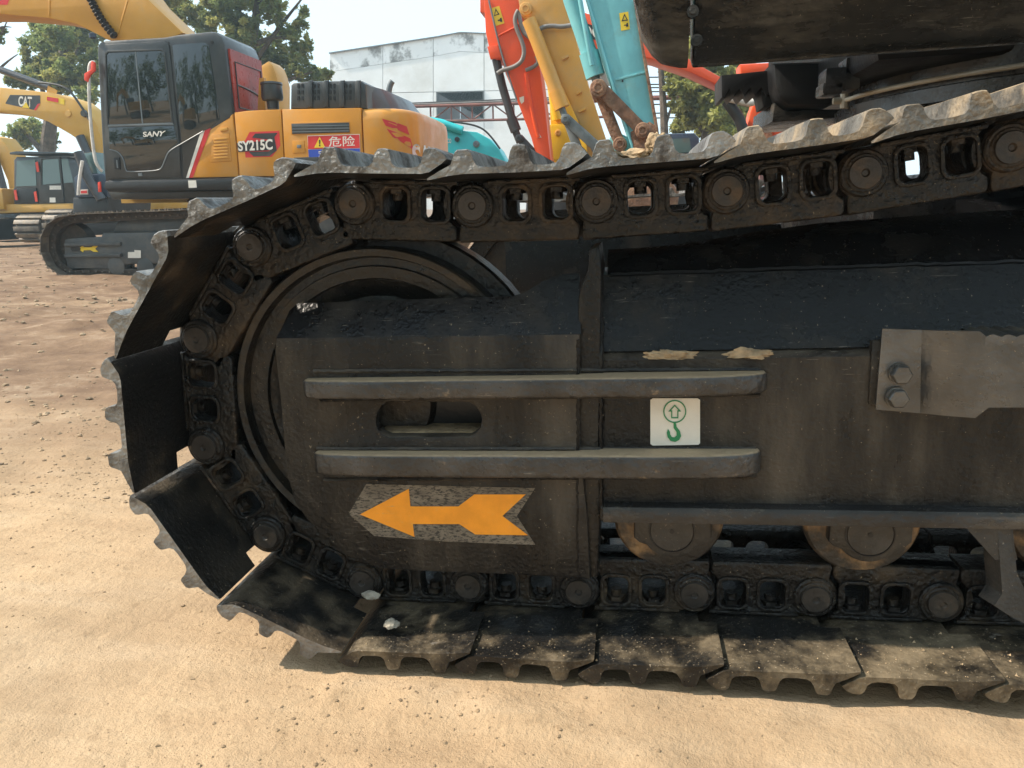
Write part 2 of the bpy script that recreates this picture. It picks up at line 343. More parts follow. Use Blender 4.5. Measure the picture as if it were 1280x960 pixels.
def ground_material():
    m = bpy.data.materials.new('packed_earth'); m.use_nodes = True; n = m.node_tree.nodes; l = m.node_tree.links; b = n['Principled BSDF']
    tc = n.new('ShaderNodeTexCoord'); vec = tc.outputs['Object']
    def nz(s, d=6, r=.6, v=None):
        t = n.new('ShaderNodeTexNoise'); t.inputs['Scale'].default_value = s; t.inputs['Detail'].default_value = d; t.inputs['Roughness'].default_value = r; l.new(v or vec, t.inputs[0]); return t.outputs['Fac']
    def rp(f, stops):
        r = n.new('ShaderNodeValToRGB'); e = r.color_ramp.elements
        while len(e) < len(stops): e.new(.5)
        for k, (p, c) in enumerate(stops): e[k].position = p; e[k].color = (*c, 1)
        l.new(f, r.inputs[0]); return r.outputs[0]
    def mx(f, a, c, mode='MIX'):
        x = n.new('ShaderNodeMix'); x.data_type = 'RGBA'; x.blend_type = mode
        for s, v in ((0, f), (6, a), (7, c)):
            if hasattr(v, 'is_linked'): l.new(v, x.inputs[s])
            else: x.inputs[s].default_value = v if s == 0 else (*v, 1)
        return x.outputs[2]
    mp = n.new('ShaderNodeMapping'); mp.inputs['Rotation'].default_value = (0, 0, .5); mp.inputs['Scale'].default_value = (.6, 2.4, 1); l.new(vec, mp.inputs[0])
    c = rp(nz(1.1), [(.3, (.35, .232, .133)), (.5, (.445, .305, .178)), (.7, (.52, .375, .235))])
    c = mx(.55, c, rp(nz(3.2, 7, .65, mp.outputs[0]), [(.3, (.34, .225, .135)), (.52, (.47, .335, .21)), (.72, (.58, .445, .31))]))
    c = mx(rp(nz(26, 5), [(.56, (0, 0, 0)), (.72, (.5, .5, .5))]), c, (.24, .16, .09))
    c = mx(rp(nz(140, 3), [(.60, (0, 0, 0)), (.70, (.55, .55, .55))]), c, (.22, .145, .08))
    c = mx(rp(nz(.8, 6, .65), [(.44, (0, 0, 0)), (.62, (.75, .75, .75))]), c, rp(nz(11, 6, .7), [(.3, (.22, .15, .09)), (.6, (.36, .26, .165)), (.75, (.44, .335, .22))]))
    # the churned part of the yard is browner
    sp = n.new('ShaderNodeSeparateXYZ'); l.new(vec, sp.inputs[0])
    r = n.new('ShaderNodeMapRange'); r.inputs[1].default_value = 1.5; r.inputs[2].default_value = 2.7; l.new(sp.outputs[1], r.inputs[0])
    q = n.new('ShaderNodeMath'); q.operation = 'MULTIPLY'; l.new(r.outputs[0], q.inputs[0]); l.new(nz(.9, 5, .6, mp.outputs[0]), q.inputs[1])
    q2 = n.new('ShaderNodeMath'); q2.operation = 'MULTIPLY'; q2.inputs[1].default_value = 2.0; q2.use_clamp = True; l.new(q.outputs[0], q2.inputs[0])
    c = mx(q2.outputs[0], c, rp(nz(2.6, 7, .7), [(.35, (.12, .072, .045)), (.55, (.215, .138, .086)), (.7, (.35, .26, .18))]))
    l.new(c, b.inputs['Base Color']); b.inputs['Roughness'].default_value = .92; b.inputs['Specular IOR Level'].default_value = .2
    bp = n.new('ShaderNodeBump'); bp.inputs['Strength'].default_value = .6; bp.inputs['Distance'].default_value = .012
    ad = n.new('ShaderNodeMath'); ad.operation = 'ADD'; l.new(nz(60, 6, .7), ad.inputs[0]); l.new(nz(9, 5, .6, mp.outputs[0]), ad.inputs[1]); ad2 = n.new('ShaderNodeMath'); ad2.operation = 'MULTIPLY_ADD'; ad2.inputs[1].default_value = .22; l.new(nz(420, 2, .5), ad2.inputs[0]); l.new(ad.outputs[0], ad2.inputs[2]); l.new(ad2.outputs[0], bp.inputs['Height'])
    l.new(bp.outputs[0], b.inputs['Normal'])
    return m
MT['earth'] = ground_material()
solo('ground', me, 'earth', 'packed tan dirt yard with scuffs and clods', kind='structure')
MT['clod'] = mat('dirt_clod', (.30, .21, .125), .95, var=.35, vs=20, bump=.5, bs=90)
MT['rubble'] = mat('pale_rubble', (.30, .215, .135), .95, var=.4, vs=6, bump=.5, bs=60)
def scatter(name, n, place, size, m, label):
    v = []; f = []
    ico = [(0, 0, 1), (.89, 0, .45), (.28, .85, .45), (-.72, .53, .45), (-.72, -.53, .45), (.28, -.85, .45), (.72, .53, -.3), (-.28, .85, -.3), (-.89, 0, -.3), (-.28, -.85, -.3), (.72, -.53, -.3)]
    tri = [(0, 1, 2), (0, 2, 3), (0, 3, 4), (0, 4, 5), (0, 5, 1), (1, 6, 2), (2, 7, 3), (3, 8, 4), (4, 9, 5), (5, 10, 1), (2, 6, 7), (3, 7, 8), (4, 8, 9), (5, 9, 10), (1, 10, 6)]
    for _ in range(n):
        x, y = place(); s = size(y); k = len(v); a = random.random() * 6.28; ca, sa = math.cos(a), math.sin(a); e = random.uniform(.6, 1.1)
        z = ground_h(x, y)
        for p in ico:
            j = random.uniform(.7, 1.25) * s
            v.append((x + (p[0] * ca - p[1] * sa * e) * j, y + (p[0] * sa + p[1] * ca * e) * j, z + p[2] * j * .62))
        f += [(a_ + k, b_ + k, c_ + k) for a_, b_, c_ in tri]
    me = bpy.data.meshes.new('m'); me.from_pydata(v, [], f); me.update()
    solo(name, me, m, label, kind='stuff')
def near_place():
    while True:
        y = .55 + 1.9 * random.random() ** 1.5; x = random.uniform(-1.0 * y - .3, .7)
        if noise.noise(Vector((x * 1.7, y * 1.7, 21))) + random.uniform(-.3, .5) > (.0 if x > -.45 else -.12) and x < -.1 + random.random() * .8: return x, y
def mid_place():
    while True:
        y = 1.7 + 13 * random.random() ** 1.25; x = random.uniform(-1.15 * y - .5, -.25 * y)
        if noise.noise(Vector((x * .8, y * .8, 31))) + random.uniform(-.3, .45) > .0: return x, y
scatter('dirt_clods', 13000, near_place, lambda y: .0006 + .0036 * random.random() ** 7, 'clod', 'small dirt clods scattered over the packed yard')
scatter('rubble', 9000, mid_place, lambda y: .003 + .022 * random.random() ** 5 * min(1, .35 + (y - 1.7) / 4), 'rubble', 'loose rubble and clods on the churned part of the yard')

# ================================================================== NEAR EXCAVATOR
NB = Vector((.6, 1.3, -H))
near = thing('excavator', 'black crawler excavator with steel track filling the foreground', 'excavator', RM @ NB + Vector((0, 0, H)), rot=(0, -TILT, 0), off=NB)
YC = 1.294
# ---- pins of the chain, in order round the loop
R0 = .327; cx0, cz0 = -.42, -.305
pins = [(cx0 + R0 * math.cos(math.radians(91.6 + 33.8 * k)), cz0 + R0 * math.sin(math.radians(91.6 + 33.8 * k))) for k in range(6)]
x = pins[-1][0]
zs = [-.6285, -.6325, -.6315, -.633, -.635]
for k in range(17):
    x += .191; pins.append((x, zs[k] if k < 5 else -.635))
xe = pins[-1][0]; ce = (xe, -.635 + .33)
for k in range(1, 6): a = math.radians(-90 + 33.6 * k); pins.append((ce[0] + .33 * math.cos(a), ce[1] + .33 * math.sin(a)))
top = [(-.239, .010), (-.049, .008), (.141, .014), (.330, .030), (.519, .054), (.706, .084), (.895, .098), (1.085, .094), (1.275, .085), (1.465, .075), (1.655, .065), (1.845, .060), (2.035, .055), (2.225, .05), (2.415, .045)]
pins += top[::-1]
# ---- one shoe
def shoe_mesh():
    # (x, outward) round the section; start side nose bends outwards, end side thin tail bends inwards
    def sec(tail):
        p = [(-.090, .061), (-.084, .0555), (-.066, .043), (-.055, .0405), (.0, .040), (.075, .040), (.098, .0385)]
        p += [(tail - .006, .0345), (tail, .034), (tail, .0365)] if tail > .11 else [(tail - .004, .038), (tail, .0385), (tail, .045)]
        p += [(min(.108, tail), .047), (.101 if tail > .11 else tail - .001, .0505), (.0925, .0545), (.0895, .062), (.0865, .0715), (.083, .0750), (.069, .0752), (.0655, .0715), (.0625, .061), (.0585, .0530), (.052, .0495), (.040, .0490), (.026, .0490), (.0185, .0505), (.0140, .056), (.0110, .069), (.0080, .0745), (.003, .0756), (-.003, .0756), (-.0080, .0745), (-.0110, .069), (-.0140, .056), (-.0185, .0505), (-.026, .0490), (-.040, .0490), (-.0495, .0510), (-.0545, .057), (-.0575, .069), (-.0605, .0742), (-.065, .0756), (-.074, .0752), (-.081, .0715), (-.0865, .0665)]
        return p
    ylist = [(1.044, .127, 1), (1.0475, .127, 0), (1.163, .127, 0), (1.169, .100, 0), (1.214, .100, 0), (1.220, .127, 0), (1.368, .127, 0), (1.374, .100, 0), (1.419, .100, 0), (1.425, .127, 0), (1.5405, .127, 0), (1.544, .127, 1)]
    v = []; f = []; n = None
    for (y, tl, e) in ylist:
        s = sec(tl); n = len(s)
        for (px_, o) in s:
            if e: o = .053 + (o - .053) * .93; px_ *= .992
            v.append((px_, y - YC, -o))
    for j in range(len(ylist) - 1):
        for k in range(n): f.append((j * n + k, j * n + (k + 1) % n, (j + 1) * n + (k + 1) % n, (j + 1) * n + k))
    f.append(tuple(range(n))); f.append(tuple((len(ylist) - 1) * n + k for k in range(n)))
    bm = bmesh.new(); bv = [bm.verts.new(p) for p in v]
    for q in f: bm.faces.new([bv[i] for i in q])
    bm.normal_update(); bmesh.ops.triangulate(bm, faces=[q for q in bm.faces if len(q.verts) > 4])
    # steel worn bright on grouser crowns and on the outer end faces, black on the plate
    for q in bm.faces:
        c = q.calc_center_median()
        q.material_index = 1 if (-c.z > .050 or abs(c.y) > .2485) else 0
    me = bpy.data.meshes.new('track_shoe'); bm.to_mesh(me); bm.free(); finish(me, 32)
    return me
def with_mats(me, mats):
    for m in mats: me.materials.append(MT[m])
sm = shoe_mesh()
def worn(seed, mats):
    m = sm.copy()
    for v in m.vertices:
        o = -v.co.z; g = max(0, (o - .045) / .034); e = 1 if abs(v.co.y) > .24 else .4
        q = Vector((v.co.x * 14 + seed * 7.3, v.co.y * 9, seed * 3.1)); q2_ = Vector((v.co.x * 60 + seed, v.co.y * 25, o * 60))
        v.co.z += g * e * (.0040 * (noise.noise(q) + .25) + .0013 * noise.noise(q2_))
        v.co.x += e * (.0011 * noise.noise(q2_ + Vector((9, 0, 0)))) * (1 + g)
        v.co.y += e * .0012 * noise.noise(q2_ + Vector((0, 19, 0))) * (1 if abs(v.co.y) > .24 else 0)
        v.co.z += .0012 * noise.noise(q + Vector((0, 0, 30)))
    m.update(); with_mats(m, mats); return m
shoe_blacks = [worn(s, ['shoe', 'shoe_worn']) for s in (1, 2, 3, 4, 5)]; shoe_lows = [worn(s, ['shoe_dusty', 'shoe_dusty']) for s in (6, 7, 8, 9)]; shoe_tops = [worn(s, ['shoe', 'shoe_tan']) for s in (10, 11, 12, 13)]
shoe_black = shoe_blacks[0]
# ---- one link with its pin and bolts
def link_mesh(sg):                                  # sg=+1: the side towards the camera
    Yf, Yb = -.094, -.060
    out = [(-.071, .0385)] + [(.068, .0385)] + arc(.095, 0, .036, 112, -52, 12) + [(.121, -.050), (.118, -.056), (-.064, -.056), (-.068, -.050)] + arc(-.095, 0, .043, -52, 58, 9)
    w1 = rrect(-.054, -.013, -.0235, .0235, .011); w2 = rrect(.0095, .049, -.0235, .0235, .014)
    ms = [xz([[(a, -b) for a, b in l] for l in (out, w1, w2)], Yf, Yb, .004, 2)]
    for w in ((-.0335, 0, .0265, .0300), (.0292, 0, .0255, .0300)):      # raised lip round each window
        o_ = rrect(w[0] - w[2], w[0] + w[2], -w[3], w[3], .015); i_ = rrect(w[0] - w[2] + .006, w[0] + w[2] - .006, -w[3] + .006, w[3] - .006, .011)
        ms.append(xz([o_, i_], Yf - .004, Yf + .004, .0018))
    ms.append(lathe([(.031, Yf - .008), (.0335, Yf - .005), (.0335, Yf + .01)], (.095, 0, 0), 'Y', 28))
    ms.append(lathe([(.0255, Yf - .010), (.0275, Yf - .0085), (.0275, Yf)], (.095, 0, 0), 'Y', 28))
    ms.append(xz([[(-.066, .038), (.119, .038), (.119, .056), (-.066, .056)]], Yf + .004, -.034, .004))     # rail
    ms.append(xz([[(-.070, -.037), (.07, -.037), (.07, -.031), (-.070, -.031)]], Yf - .003, Yb, .002))      # foot against the shoe
    ms.append(lathe([(.030, -.075), (.030, -.028)], (-.095, 0, 0), 'Y', 20))                               # bushing end
    me = join(ms)
    if sg < 0:
        for v in me.vertices: v.co.y *= -1
        me.flip_normals()
    return me
def hexm(c, r, y0, y1, axis='Z'):
    return lathe([(r * .86, y0), (r, y0 + (y1 - y0) * .12), (r, y1)], c, axis, 6)
lk = link_mesh(1); lk2 = link_mesh(-1)
with_mats(lk, ['link']); with_mats(lk2, ['link'])
pin_m = join([lathe([(.004, -.1045), (.006, -.1075), (.0215, -.1075), (.0225, -.106), (.0225, -.09)], (.095, 0, 0), 'Y', 28)])
def bolt_mesh(x): return join([hexm((x, -.076, 0), .0165, -.0385, -.0165), lathe([(.0175, -.0385), (.0175, -.036)], (x, -.076, 0), 'Z', 16), lathe([(.0095, -.0165), (.0095, -.006)], (x, -.076, 0), 'Z', 12)])
b1, b2 = bolt_mesh(-.0335), bolt_mesh(.0292)
for m_ in (pin_m,): with_mats(m_, ['pin'])
for m_ in (b1, b2): with_mats(m_, ['link'])
N = len(pins)
bush = lathe([(.028, -.06), (.028, .06)], (.095, 0, 0), 'Y', 16); with_mats(bush, ['link'])
def child(name, me, parent, loc=(0, 0, 0), rot=(0, 0, 0)):
    o = bpy.data.objects.new(name, me); COL.objects.link(o); o.parent = parent; o.location = loc; o.rotation_euler = rot; return o
rs = random.Random(3)
for k in range(N):
    a = pins[k]; b = pins[(k + 1) % N]; mx_, mz_ = (a[0] + b[0]) / 2, (a[1] + b[1]) / 2
    an = math.atan2(b[1] - a[1], b[0] - a[0])
    loc = Vector((mx_, YC, mz_)) - NB; rot = (0, -an, 0)
    low = k >= 5 and abs(an) < .3; topr = abs(an) > 2.8 and mz_ > -.2
    rightness = mx_ > .05
    mesh = rs.choice(shoe_lows if low else (shoe_tops if (topr and rightness) else shoe_blacks))
    child('track_shoe', mesh, near, loc + Vector((0, rs.uniform(-.002, .002), 0)), (0, -an + rs.uniform(-.006, .006), 0))
    l_ = child('track_link', lk, near, loc, rot)
    child('link_pin', pin_m, l_); child('shoe_bolt', b1, l_); child('shoe_bolt', b2, l_); child('bushing', bush, l_)
    child('track_link', lk2, near, loc, rot)
# ---- idler wheel, rollers, sprocket
IC = (cx0 - .002, YC, cz0)
part('idler_wheel', lathe([(.09, -.085), (.1, -.062), (.135, -.045), (.175, -.040), (.19, -.052), (.205, -.058), (.207, -.066), (.226, -.068), (.228, -.062), (.240, -.062), (.244, -.080), (.255, -.082), (.258, -.078), (.258, -.032), (.282, -.030), (.286, -.024), (.286, .024), (.282, .030), (.258, .032), (.258, .082), (.2, .06), (.1, .06)], IC, 'Y', 72), 'idler', near)
part('sprocket', lathe([(.1, -.09), (.2, -.06), (.27, -.03), (.27, .03), (.2, .06), (.1, .09)], (ce[0], YC, ce[1]), 'Y', 40), 'idler', near)
part('final_drive', lathe([(.0, -.20), (.12, -.20), (.15, -.18), (.16, -.05)], (ce[0], YC, ce[1]), 'Y', 32), 'black', near)
cr = na(835, 648, 1.215); rx0 = cr.x; rz0 = -.5665
rz0 = -.635 + .056 + .0775
def roller(xc):
    r = part('track_roller', lathe([(.062, -.098), (.084, -.094), (.0885, -.088), (.0885, -.066), (.075, -.06), (.075, -.03), (.055, -.02), (.055, .02), (.075, .03), (.075, .06), (.0885, .066), (.0885, .088), (.06, .098)], (xc, YC, rz0 + .001), 'Y', 48), 'roller', near)
    o = [(-.058, .045), (-.060, -.020), (-.052, -.028), (-.043, -.031)] + arc(0, -.004, .049, 215, 325, 8) + [(.043, -.031), (.052, -.028), (.062, -.018), (.062, .045)]
    cv = part('roller_cover', join([xz([[(xc + .004 + a, rz0 + .001 + b - .005) for a, b in o]], YC - .122, YC - .098, .004),
              lathe([(.0, -.1235), (.0335, -.1235), (.0342, -.1225), (.0342, -.12)], (xc + .004, YC, rz0 - .010), 'Y', 36)]), 'cover', near)
    rg = lathe([(.0352, -.1221), (.0352, -.1240), (.0370, -.1240), (.0370, -.1221)], (xc + .004, YC, rz0 - .010), 'Y', 40, caps=False); part('seal_ring', rg, 'black', cv)
    part('plug', lathe([(0, -.1245), (.004, -.1245), (.004, -.12)], (xc + .004, YC, rz0 - .010), 'Y', 10), 'black', cv)
for k in range(7): roller(rx0 + .300 * k)
part('carrier_roller', lathe([(.03, -.12), (.055, -.1), (.055, .1), (.03, .12)], (.86, YC, -.018), 'Y', 28), 'idler', near)
# ---- side frame: section in Y,Z drawn out along X
FY = 1.165
def zpx(py, Y, px=950): return na(px, py, Y).z
zr0, zr1, zr2 = zpx(655, 1.142), zpx(640, 1.142), zpx(629, FY)
zl = zpx(447, FY + .004); zk = zpx(440, FY + .018); zsm = zpx(341, 1.235)
XF0 = na(748, 500, 1.16).x
sec = [(1.146, zr0), (1.146, zr1), (FY, zr1), (FY, zr2), (FY, zl), (FY + .005, zl + .006), (FY + .018, zk + .003), (1.235, zsm), (1.235, zsm + .004), (1.395, zsm + .004), (1.42, zl), (1.42, zr0 + .02), (1.40, zr0 + .02), (1.40, -.14), (1.29, -.14), (1.215, -.25), (1.185, zr0 + .012), (1.18, zr0)]
sf = part('side_frame', yz([sec], XF0, 2.72, .0015), 'frame', near)
part('foot_rail', yz([[(1.141, zr0 - .001), (1.140, zr1 - .002), (1.143, zr1 + .004), (FY - .0005, zr2), (FY - .0005, zr1 - .006), (1.1455, zr1 - .006), (1.1455, zr0 - .001)]], XF0 + .004, 2.7, .0012, 2), 'rail', sf)
# glossy top panels as plates on the section
def plate4(p00, p10, p11, p01, t, m, nm, par, lab=None):
    a = [Vector(p) for p in (p00, p10, p11, p01)]; nn = (a[1] - a[0]).cross(a[3] - a[0]).normalized() * t
    return part(nm, hull([*a, *[q + nn for q in a]]), m, par, lab)
plate4((XF0 + .004, FY + .0165, zk + .004), (2.7, FY + .0165, zk + .004), (2.7, 1.232, zsm), (XF0 + .004, 1.232, zsm), .004, 'panel', 'shoulder_plate', sf)
zt = zpx(312, 1.30, 760)
# upper plate with a rising curved top edge
xs_ = [XF0 + .015, .02, .08, .14, .2, .3, .5, .8, 1.2, 2.0, 2.7]
tops = [(0, zt), (0, zt + .001), (.008, zt + .004), (.02, zt + .011), (.04, zt + .019), (.07, zt + .028), (.1, zt + .035), (.11, zt + .038), (.11, zt + .038), (.11, zt + .036), (.10, zt + .03)]
v = []; f = []
for x_, (dy, z_) in zip(xs_, tops):
    v += [(x_, 1.238, zsm + .003), (x_, 1.245, zsm + .012), (x_, 1.272, (zsm + z_) * .5 + .012), (x_, 1.300 + dy * .4, z_), (x_, 1.33 + dy * .5, z_ - .006), (x_, 1.35, zsm - .01)]
for i in range(len(xs_) - 1):
    for k in range(5): f.append((i * 6 + k, (i + 1) * 6 + k, (i + 1) * 6 + k + 1, i * 6 + k + 1))
f += [(0, 1, 2, 3, 4, 5), tuple((len(xs_) - 1) * 6 + k for k in range(6))]
part('top_plate', pydata(v, f, 50), 'panel', sf)
# weld bead at the seam
bead = [(XF0 + .02 + i * .012, 1.2365 + rs.uniform(-.001, .001), zsm + .004 + rs.uniform(-.0012, .0012)) for i in range(130)]
part('weld_bead', tube(bead, .0035, 6, False), 'black', sf)
# end flange
np_('end_flange', [(723, 372), (727, 355), (735, 338), (737, 312), (748, 308), (752, 340), (750, 460), (748, 560), (750, 640), (747, 722), (738, 723), (732, 640), (722, 560), (722, 470)], 1.158, 1.33, 'frame', near, .004)
part('weld_bead', tube([na(751 + rs.uniform(-1, 1), y_, 1.162 + max(0, (445 - y_)) * .0006) for y_ in range(335, 640, 5)], .004, 6, False), 'panel', sf)
# ---- front guard over the idler
GY = 1.15
go = [(343, 436), (345, 422), (500, 419), (725, 417), (724, 470), (725, 560), (734, 640), (738, 724), (730, 724), (640, 719), (560, 716), (480, 712), (455, 706), (430, 694), (403, 671), (385, 652), (368, 628), (360, 600), (355, 560), (350, 500)]
slot = [(486, 503)] + [(486 + 100 * k / 3, 503) for k in range(1, 4)] + [(594, 508), (600, 517), (602, 525), (600, 534), (594, 542), (586, 546), (486, 546), (477, 542), (471, 534), (470, 525), (472, 516), (478, 507)]
gd = np_('idler_guard', [go, slot], GY, GY + .026, 'frame', near, .004)
# the guard's sloping top
def gp(px, py, Y): return na(px, py, Y)
sl_pts = [gp(345, 424, GY), gp(726, 419, GY), gp(368, 382, 1.176), gp(640, 369, 1.176), gp(345, 424, GY + .022), gp(726, 419, GY + .022), gp(368, 382, 1.182), gp(640, 369, 1.182)]
v = [gp(345, 423, GY + .0005), gp(726, 418, GY + .0005), gp(724, 341, 1.19), gp(700, 343, 1.19), gp(678, 352, 1.19), gp(655, 366, 1.19), gp(640, 370, 1.19), gp(372, 379, 1.19), gp(362, 388, 1.187), gp(352, 410, 1.166)]
bm = bmesh.new(); fv = bm.faces.new([bm.verts.new(p) for p in v]); r_ = bmesh.ops.extrude_face_region(bm, geom=[fv])
for q in r_['geom']:
    if isinstance(q, bmesh.types.BMVert): q.co.y += .02; q.co.z -= .004
bmesh.ops.triangulate(bm, faces=bm.faces); me = bpy.data.meshes.new('m'); bm.to_mesh(me); bm.free()
part('guard_top', finish(me), 'panel', gd)
part('weld_strip', hull([gp(480, 397, 1.174), gp(715, 394, 1.174), gp(715, 407, 1.160), gp(480, 411, 1.160), gp(478, 396, 1.18), gp(717, 392, 1.18), gp(717, 409, 1.165), gp(478, 412, 1.165)]), 'frame', gd)
# yoke and shelf seen through the slot
part('yoke_shelf', boxm(gp(480, 540, 1.2).x, gp(620, 540, 1.2).x, 1.176, 1.26, gp(540, 545, 1.17).z - .02, gp(540, 534, 1.2).z, .003), 'mud', gd, 'dusty shelf seen through the slot')
part('yoke_block', boxm(gp(440, 540, 1.2).x, gp(700, 540, 1.2).x, 1.225, 1.36, -.36, -.235, .004), 'black', near)
part('slot_bolt', hexm((gp(577, 541, 1.2).x, 1.195, gp(577, 541, 1.2).z - .004), .009, 0, .01), 'grey_steel', gd)
# ---- the two guide bars
def bar(y0a, y1a, y0b, y1b, xl, xr, nm):
    Yo = 1.122; z1 = na(650, y0a, Yo).z; z0 = na(650, y1a, Yo).z
    x0 = na(xl, 480, GY).x; x1 = na(xr, 480, FY).x
    pl = [(x0, GY + .004), (x0 - .001, 1.140), (x0 + .006, 1.132), (x0 + .03, 1.127), (x0 + .07, Yo + .002), (x0 + .12, Yo), (x1 - .16, Yo), (x1 - .08, Yo + .003), (x1 - .03, Yo + .012), (x1 - .006, Yo + .024), (x1, Yo + .034), (x1, FY + .004), (x0 + .2, FY + .004)]
    # dense resampling so that the forging is uneven
    me = xy([pl], z0, z1, .006, 2)
    b = part(nm, me, 'bar', near)
    return b
ub = bar(474, 499, 465, 492, 383, 957, 'guide_bar'); lb = bar(570, 599, 562, 594, 387, 952, 'guide_bar')
for (ya, yb_, xa_, xb_, Yw) in ((500, 493, 400, 950, GY), (464, 462, 392, 950, GY), (600, 595, 405, 945, GY), (561, 561, 396, 945, GY)):
    bead = []
    for i in range(90):
        t = i / 89; xx = xa_ + (xb_ - xa_) * t; Yq = (GY if xx < 722 else (1.158 if xx < 750 else FY)) - .0005
        bead.append(na(xx, ya + (yb_ - ya) * t + rs.uniform(-.5, .5), Yq))
    part('weld_bead', tube(bead, .0034, 6, False), 'frame', gd)
part('weld_bead', tube([na(722 + rs.uniform(-.8, .8), y_, 1.1525) for y_ in range(424, 716, 4)], .0036, 6, False), 'panel', gd)
# ---- prints on the frame
ar = [(450, 643), (511, 611), (513, 633), (573, 633), (593, 618), (657, 618), (628, 645), (660, 669), (594, 668), (574, 655), (516, 655), (518, 671)]
bk = [(436, 642), (458, 605), (669, 610), (646, 645), (669, 681), (560, 677), (468, 670)]
nflat('arrow_backing', bk, GY - .0006, 'worn_backing', gd)
nflat('travel_arrow', ar, GY - .0014, 'orange_print', gd)
st = np_('lift_label', [(813, 500), (816, 498), (872, 498), (875, 500), (875, 554), (873, 556), (816, 557), (813, 555)], FY - .0016, FY + .002, 'white_print', sf)
def ringpx(cx, cy, ro, ri, n=28):
    o = [(cx + ro * math.cos(6.2832 * k / n), cy + ro * math.sin(6.2832 * k / n)) for k in range(n)]; i = [(cx + ri * math.cos(6.2832 * k / n), cy + ri * math.sin(6.2832 * k / n)) for k in range(n)]
    return [o, i]
np_('label_ring', ringpx(843.5, 514.5, 14.4, 13.0), FY - .0030, FY - .0018, 'green_print', st)
aro = [(843.5, 506), (851.5, 514.5), (848, 514.5), (848, 523), (839, 523), (839, 514.5), (835.5, 514.5)]
ari = [(843.5, 507.8), (848.4, 513.2), (846.7, 513.2), (846.7, 521.6), (840.3, 521.6), (840.3, 513.2), (838.6, 513.2)]
np_('label_arrow', [aro, ari], FY - .0030, FY - .0018, 'green_print', st)
hk = [(842, 529), (845, 529), (846, 534), (850, 539), (851.5, 545), (849, 550), (844, 552.5), (838, 551), (834.5, 546.5), (833.5, 541), (835, 536.5), (837.5, 540), (837.8, 543), (840, 546.5), (843, 547), (845.8, 544.5), (845.5, 540), (842, 535)]
np_('label_hook', hk, FY - .0030, FY - .0018, 'green_print', st)
# ---- step bracket with its two bolts
tp = [(1103, 411, 1.150), (1152, 412.5, 1.150), (1175, 413.5, 1.128), (1200, 414, 1.115), (1225, 414, 1.110), (1232, 420, 1.110), (1420, 424, 1.110)]
bt = [(1094.5, 512, 1.150), (1150, 516.5, 1.150), (1174, 519, 1.128), (1198, 521, 1.115), (1219, 522.5, 1.110), (1236, 509.5, 1.110), (1420, 509, 1.110)]
v = [na(*p) for p in tp] + [na(*p) for p in bt]; n = len(tp)
v2 = [q + Vector((.001, .007, 0)) for q in v]
f = []
for i in range(n - 1): f += [(i, i + 1, n + i + 1, n + i), (2 * n + i, 3 * n + i, 3 * n + i + 1, 2 * n + i + 1), (i, 2 * n + i, 2 * n + i + 1, i + 1), (n + i, n + i + 1, 3 * n + i + 1, 3 * n + i)]
f += [(0, n, 3 * n, 2 * n), (n - 1, 3 * n - 1, 4 * n - 1, 2 * n - 1)]
br_ = part('step_bracket', pydata(v + v2, f, 25), 'bracket', near)
zz = [(1232 + i * 3.2, 421.5 - 3.2 * abs(math.sin(i * math.pi / 6)) , 1.1095) for i in range(60)]
tz = [na(*p) for p in zz]; v = [q for q in tz] + [q + Vector((0, .16, .0)) for q in tz]; v += [q - Vector((0, 0, .012)) for q in v]
k = len(tz); f = []
for i in range(k - 1): f += [(i, i + 1, k + i + 1, k + i), (i, 2 * k + i, 2 * k + i + 1, i + 1), (2 * k + i, 3 * k + i, 3 * k + i + 1, 2 * k + i + 1)]
part('step_tread', pydata(v, f, 60), 'bracket', br_, 'serrated tread of the step')
part('mount_block', boxm(na(1088, 460, 1.16).x, na(1150, 460, 1.16).x, 1.1575, FY + .005, na(1120, 506, 1.16).z, na(1120, 425, 1.16).z, .003), 'frame', br_)
for (bx, by) in ((1125, 467), (1121, 497)):
    c = na(bx, by, 1.145)
    part('bolt', join([lathe([(.0155, -.001), (.0155, .006)], (c.x, c.y, c.z), 'Y', 20), lathe([(.0125, -.013), (.0142, -.011), (.0142, .001)], (c.x, c.y, c.z), 'Y', 6)]), 'bracket', br_)
# ---- chain guard hanging from the frame at the right
cg = part('chain_guard', hull([na(1205, 657, 1.150), na(1262, 657, 1.150), na(1272, 700, 1.146), na(1244, 700, 1.146), na(1205, 657, 1.19), na(1262, 657, 1.19), na(1244, 672, 1.19)]), 'cover', near)
v = [na(1247, 660, 1.150), na(1266, 661, 1.150), na(1271, 715, 1.145), na(1305, 792, 1.130), na(1262, 770, 1.132), na(1243, 757, 1.135), na(1253, 742, 1.139)]
bm = bmesh.new(); fv = bm.faces.new([bm.verts.new(p) for p in v]); r_ = bmesh.ops.extrude_face_region(bm, geom=[fv])
for q in r_['geom']:
    if isinstance(q, bmesh.types.BMVert): q.co.y += .03; q.co.x -= .010
me = bpy.data.meshes.new('m'); bm.to_mesh(me); bm.free(); part('guard_leg', finish(me), 'cover', cg)
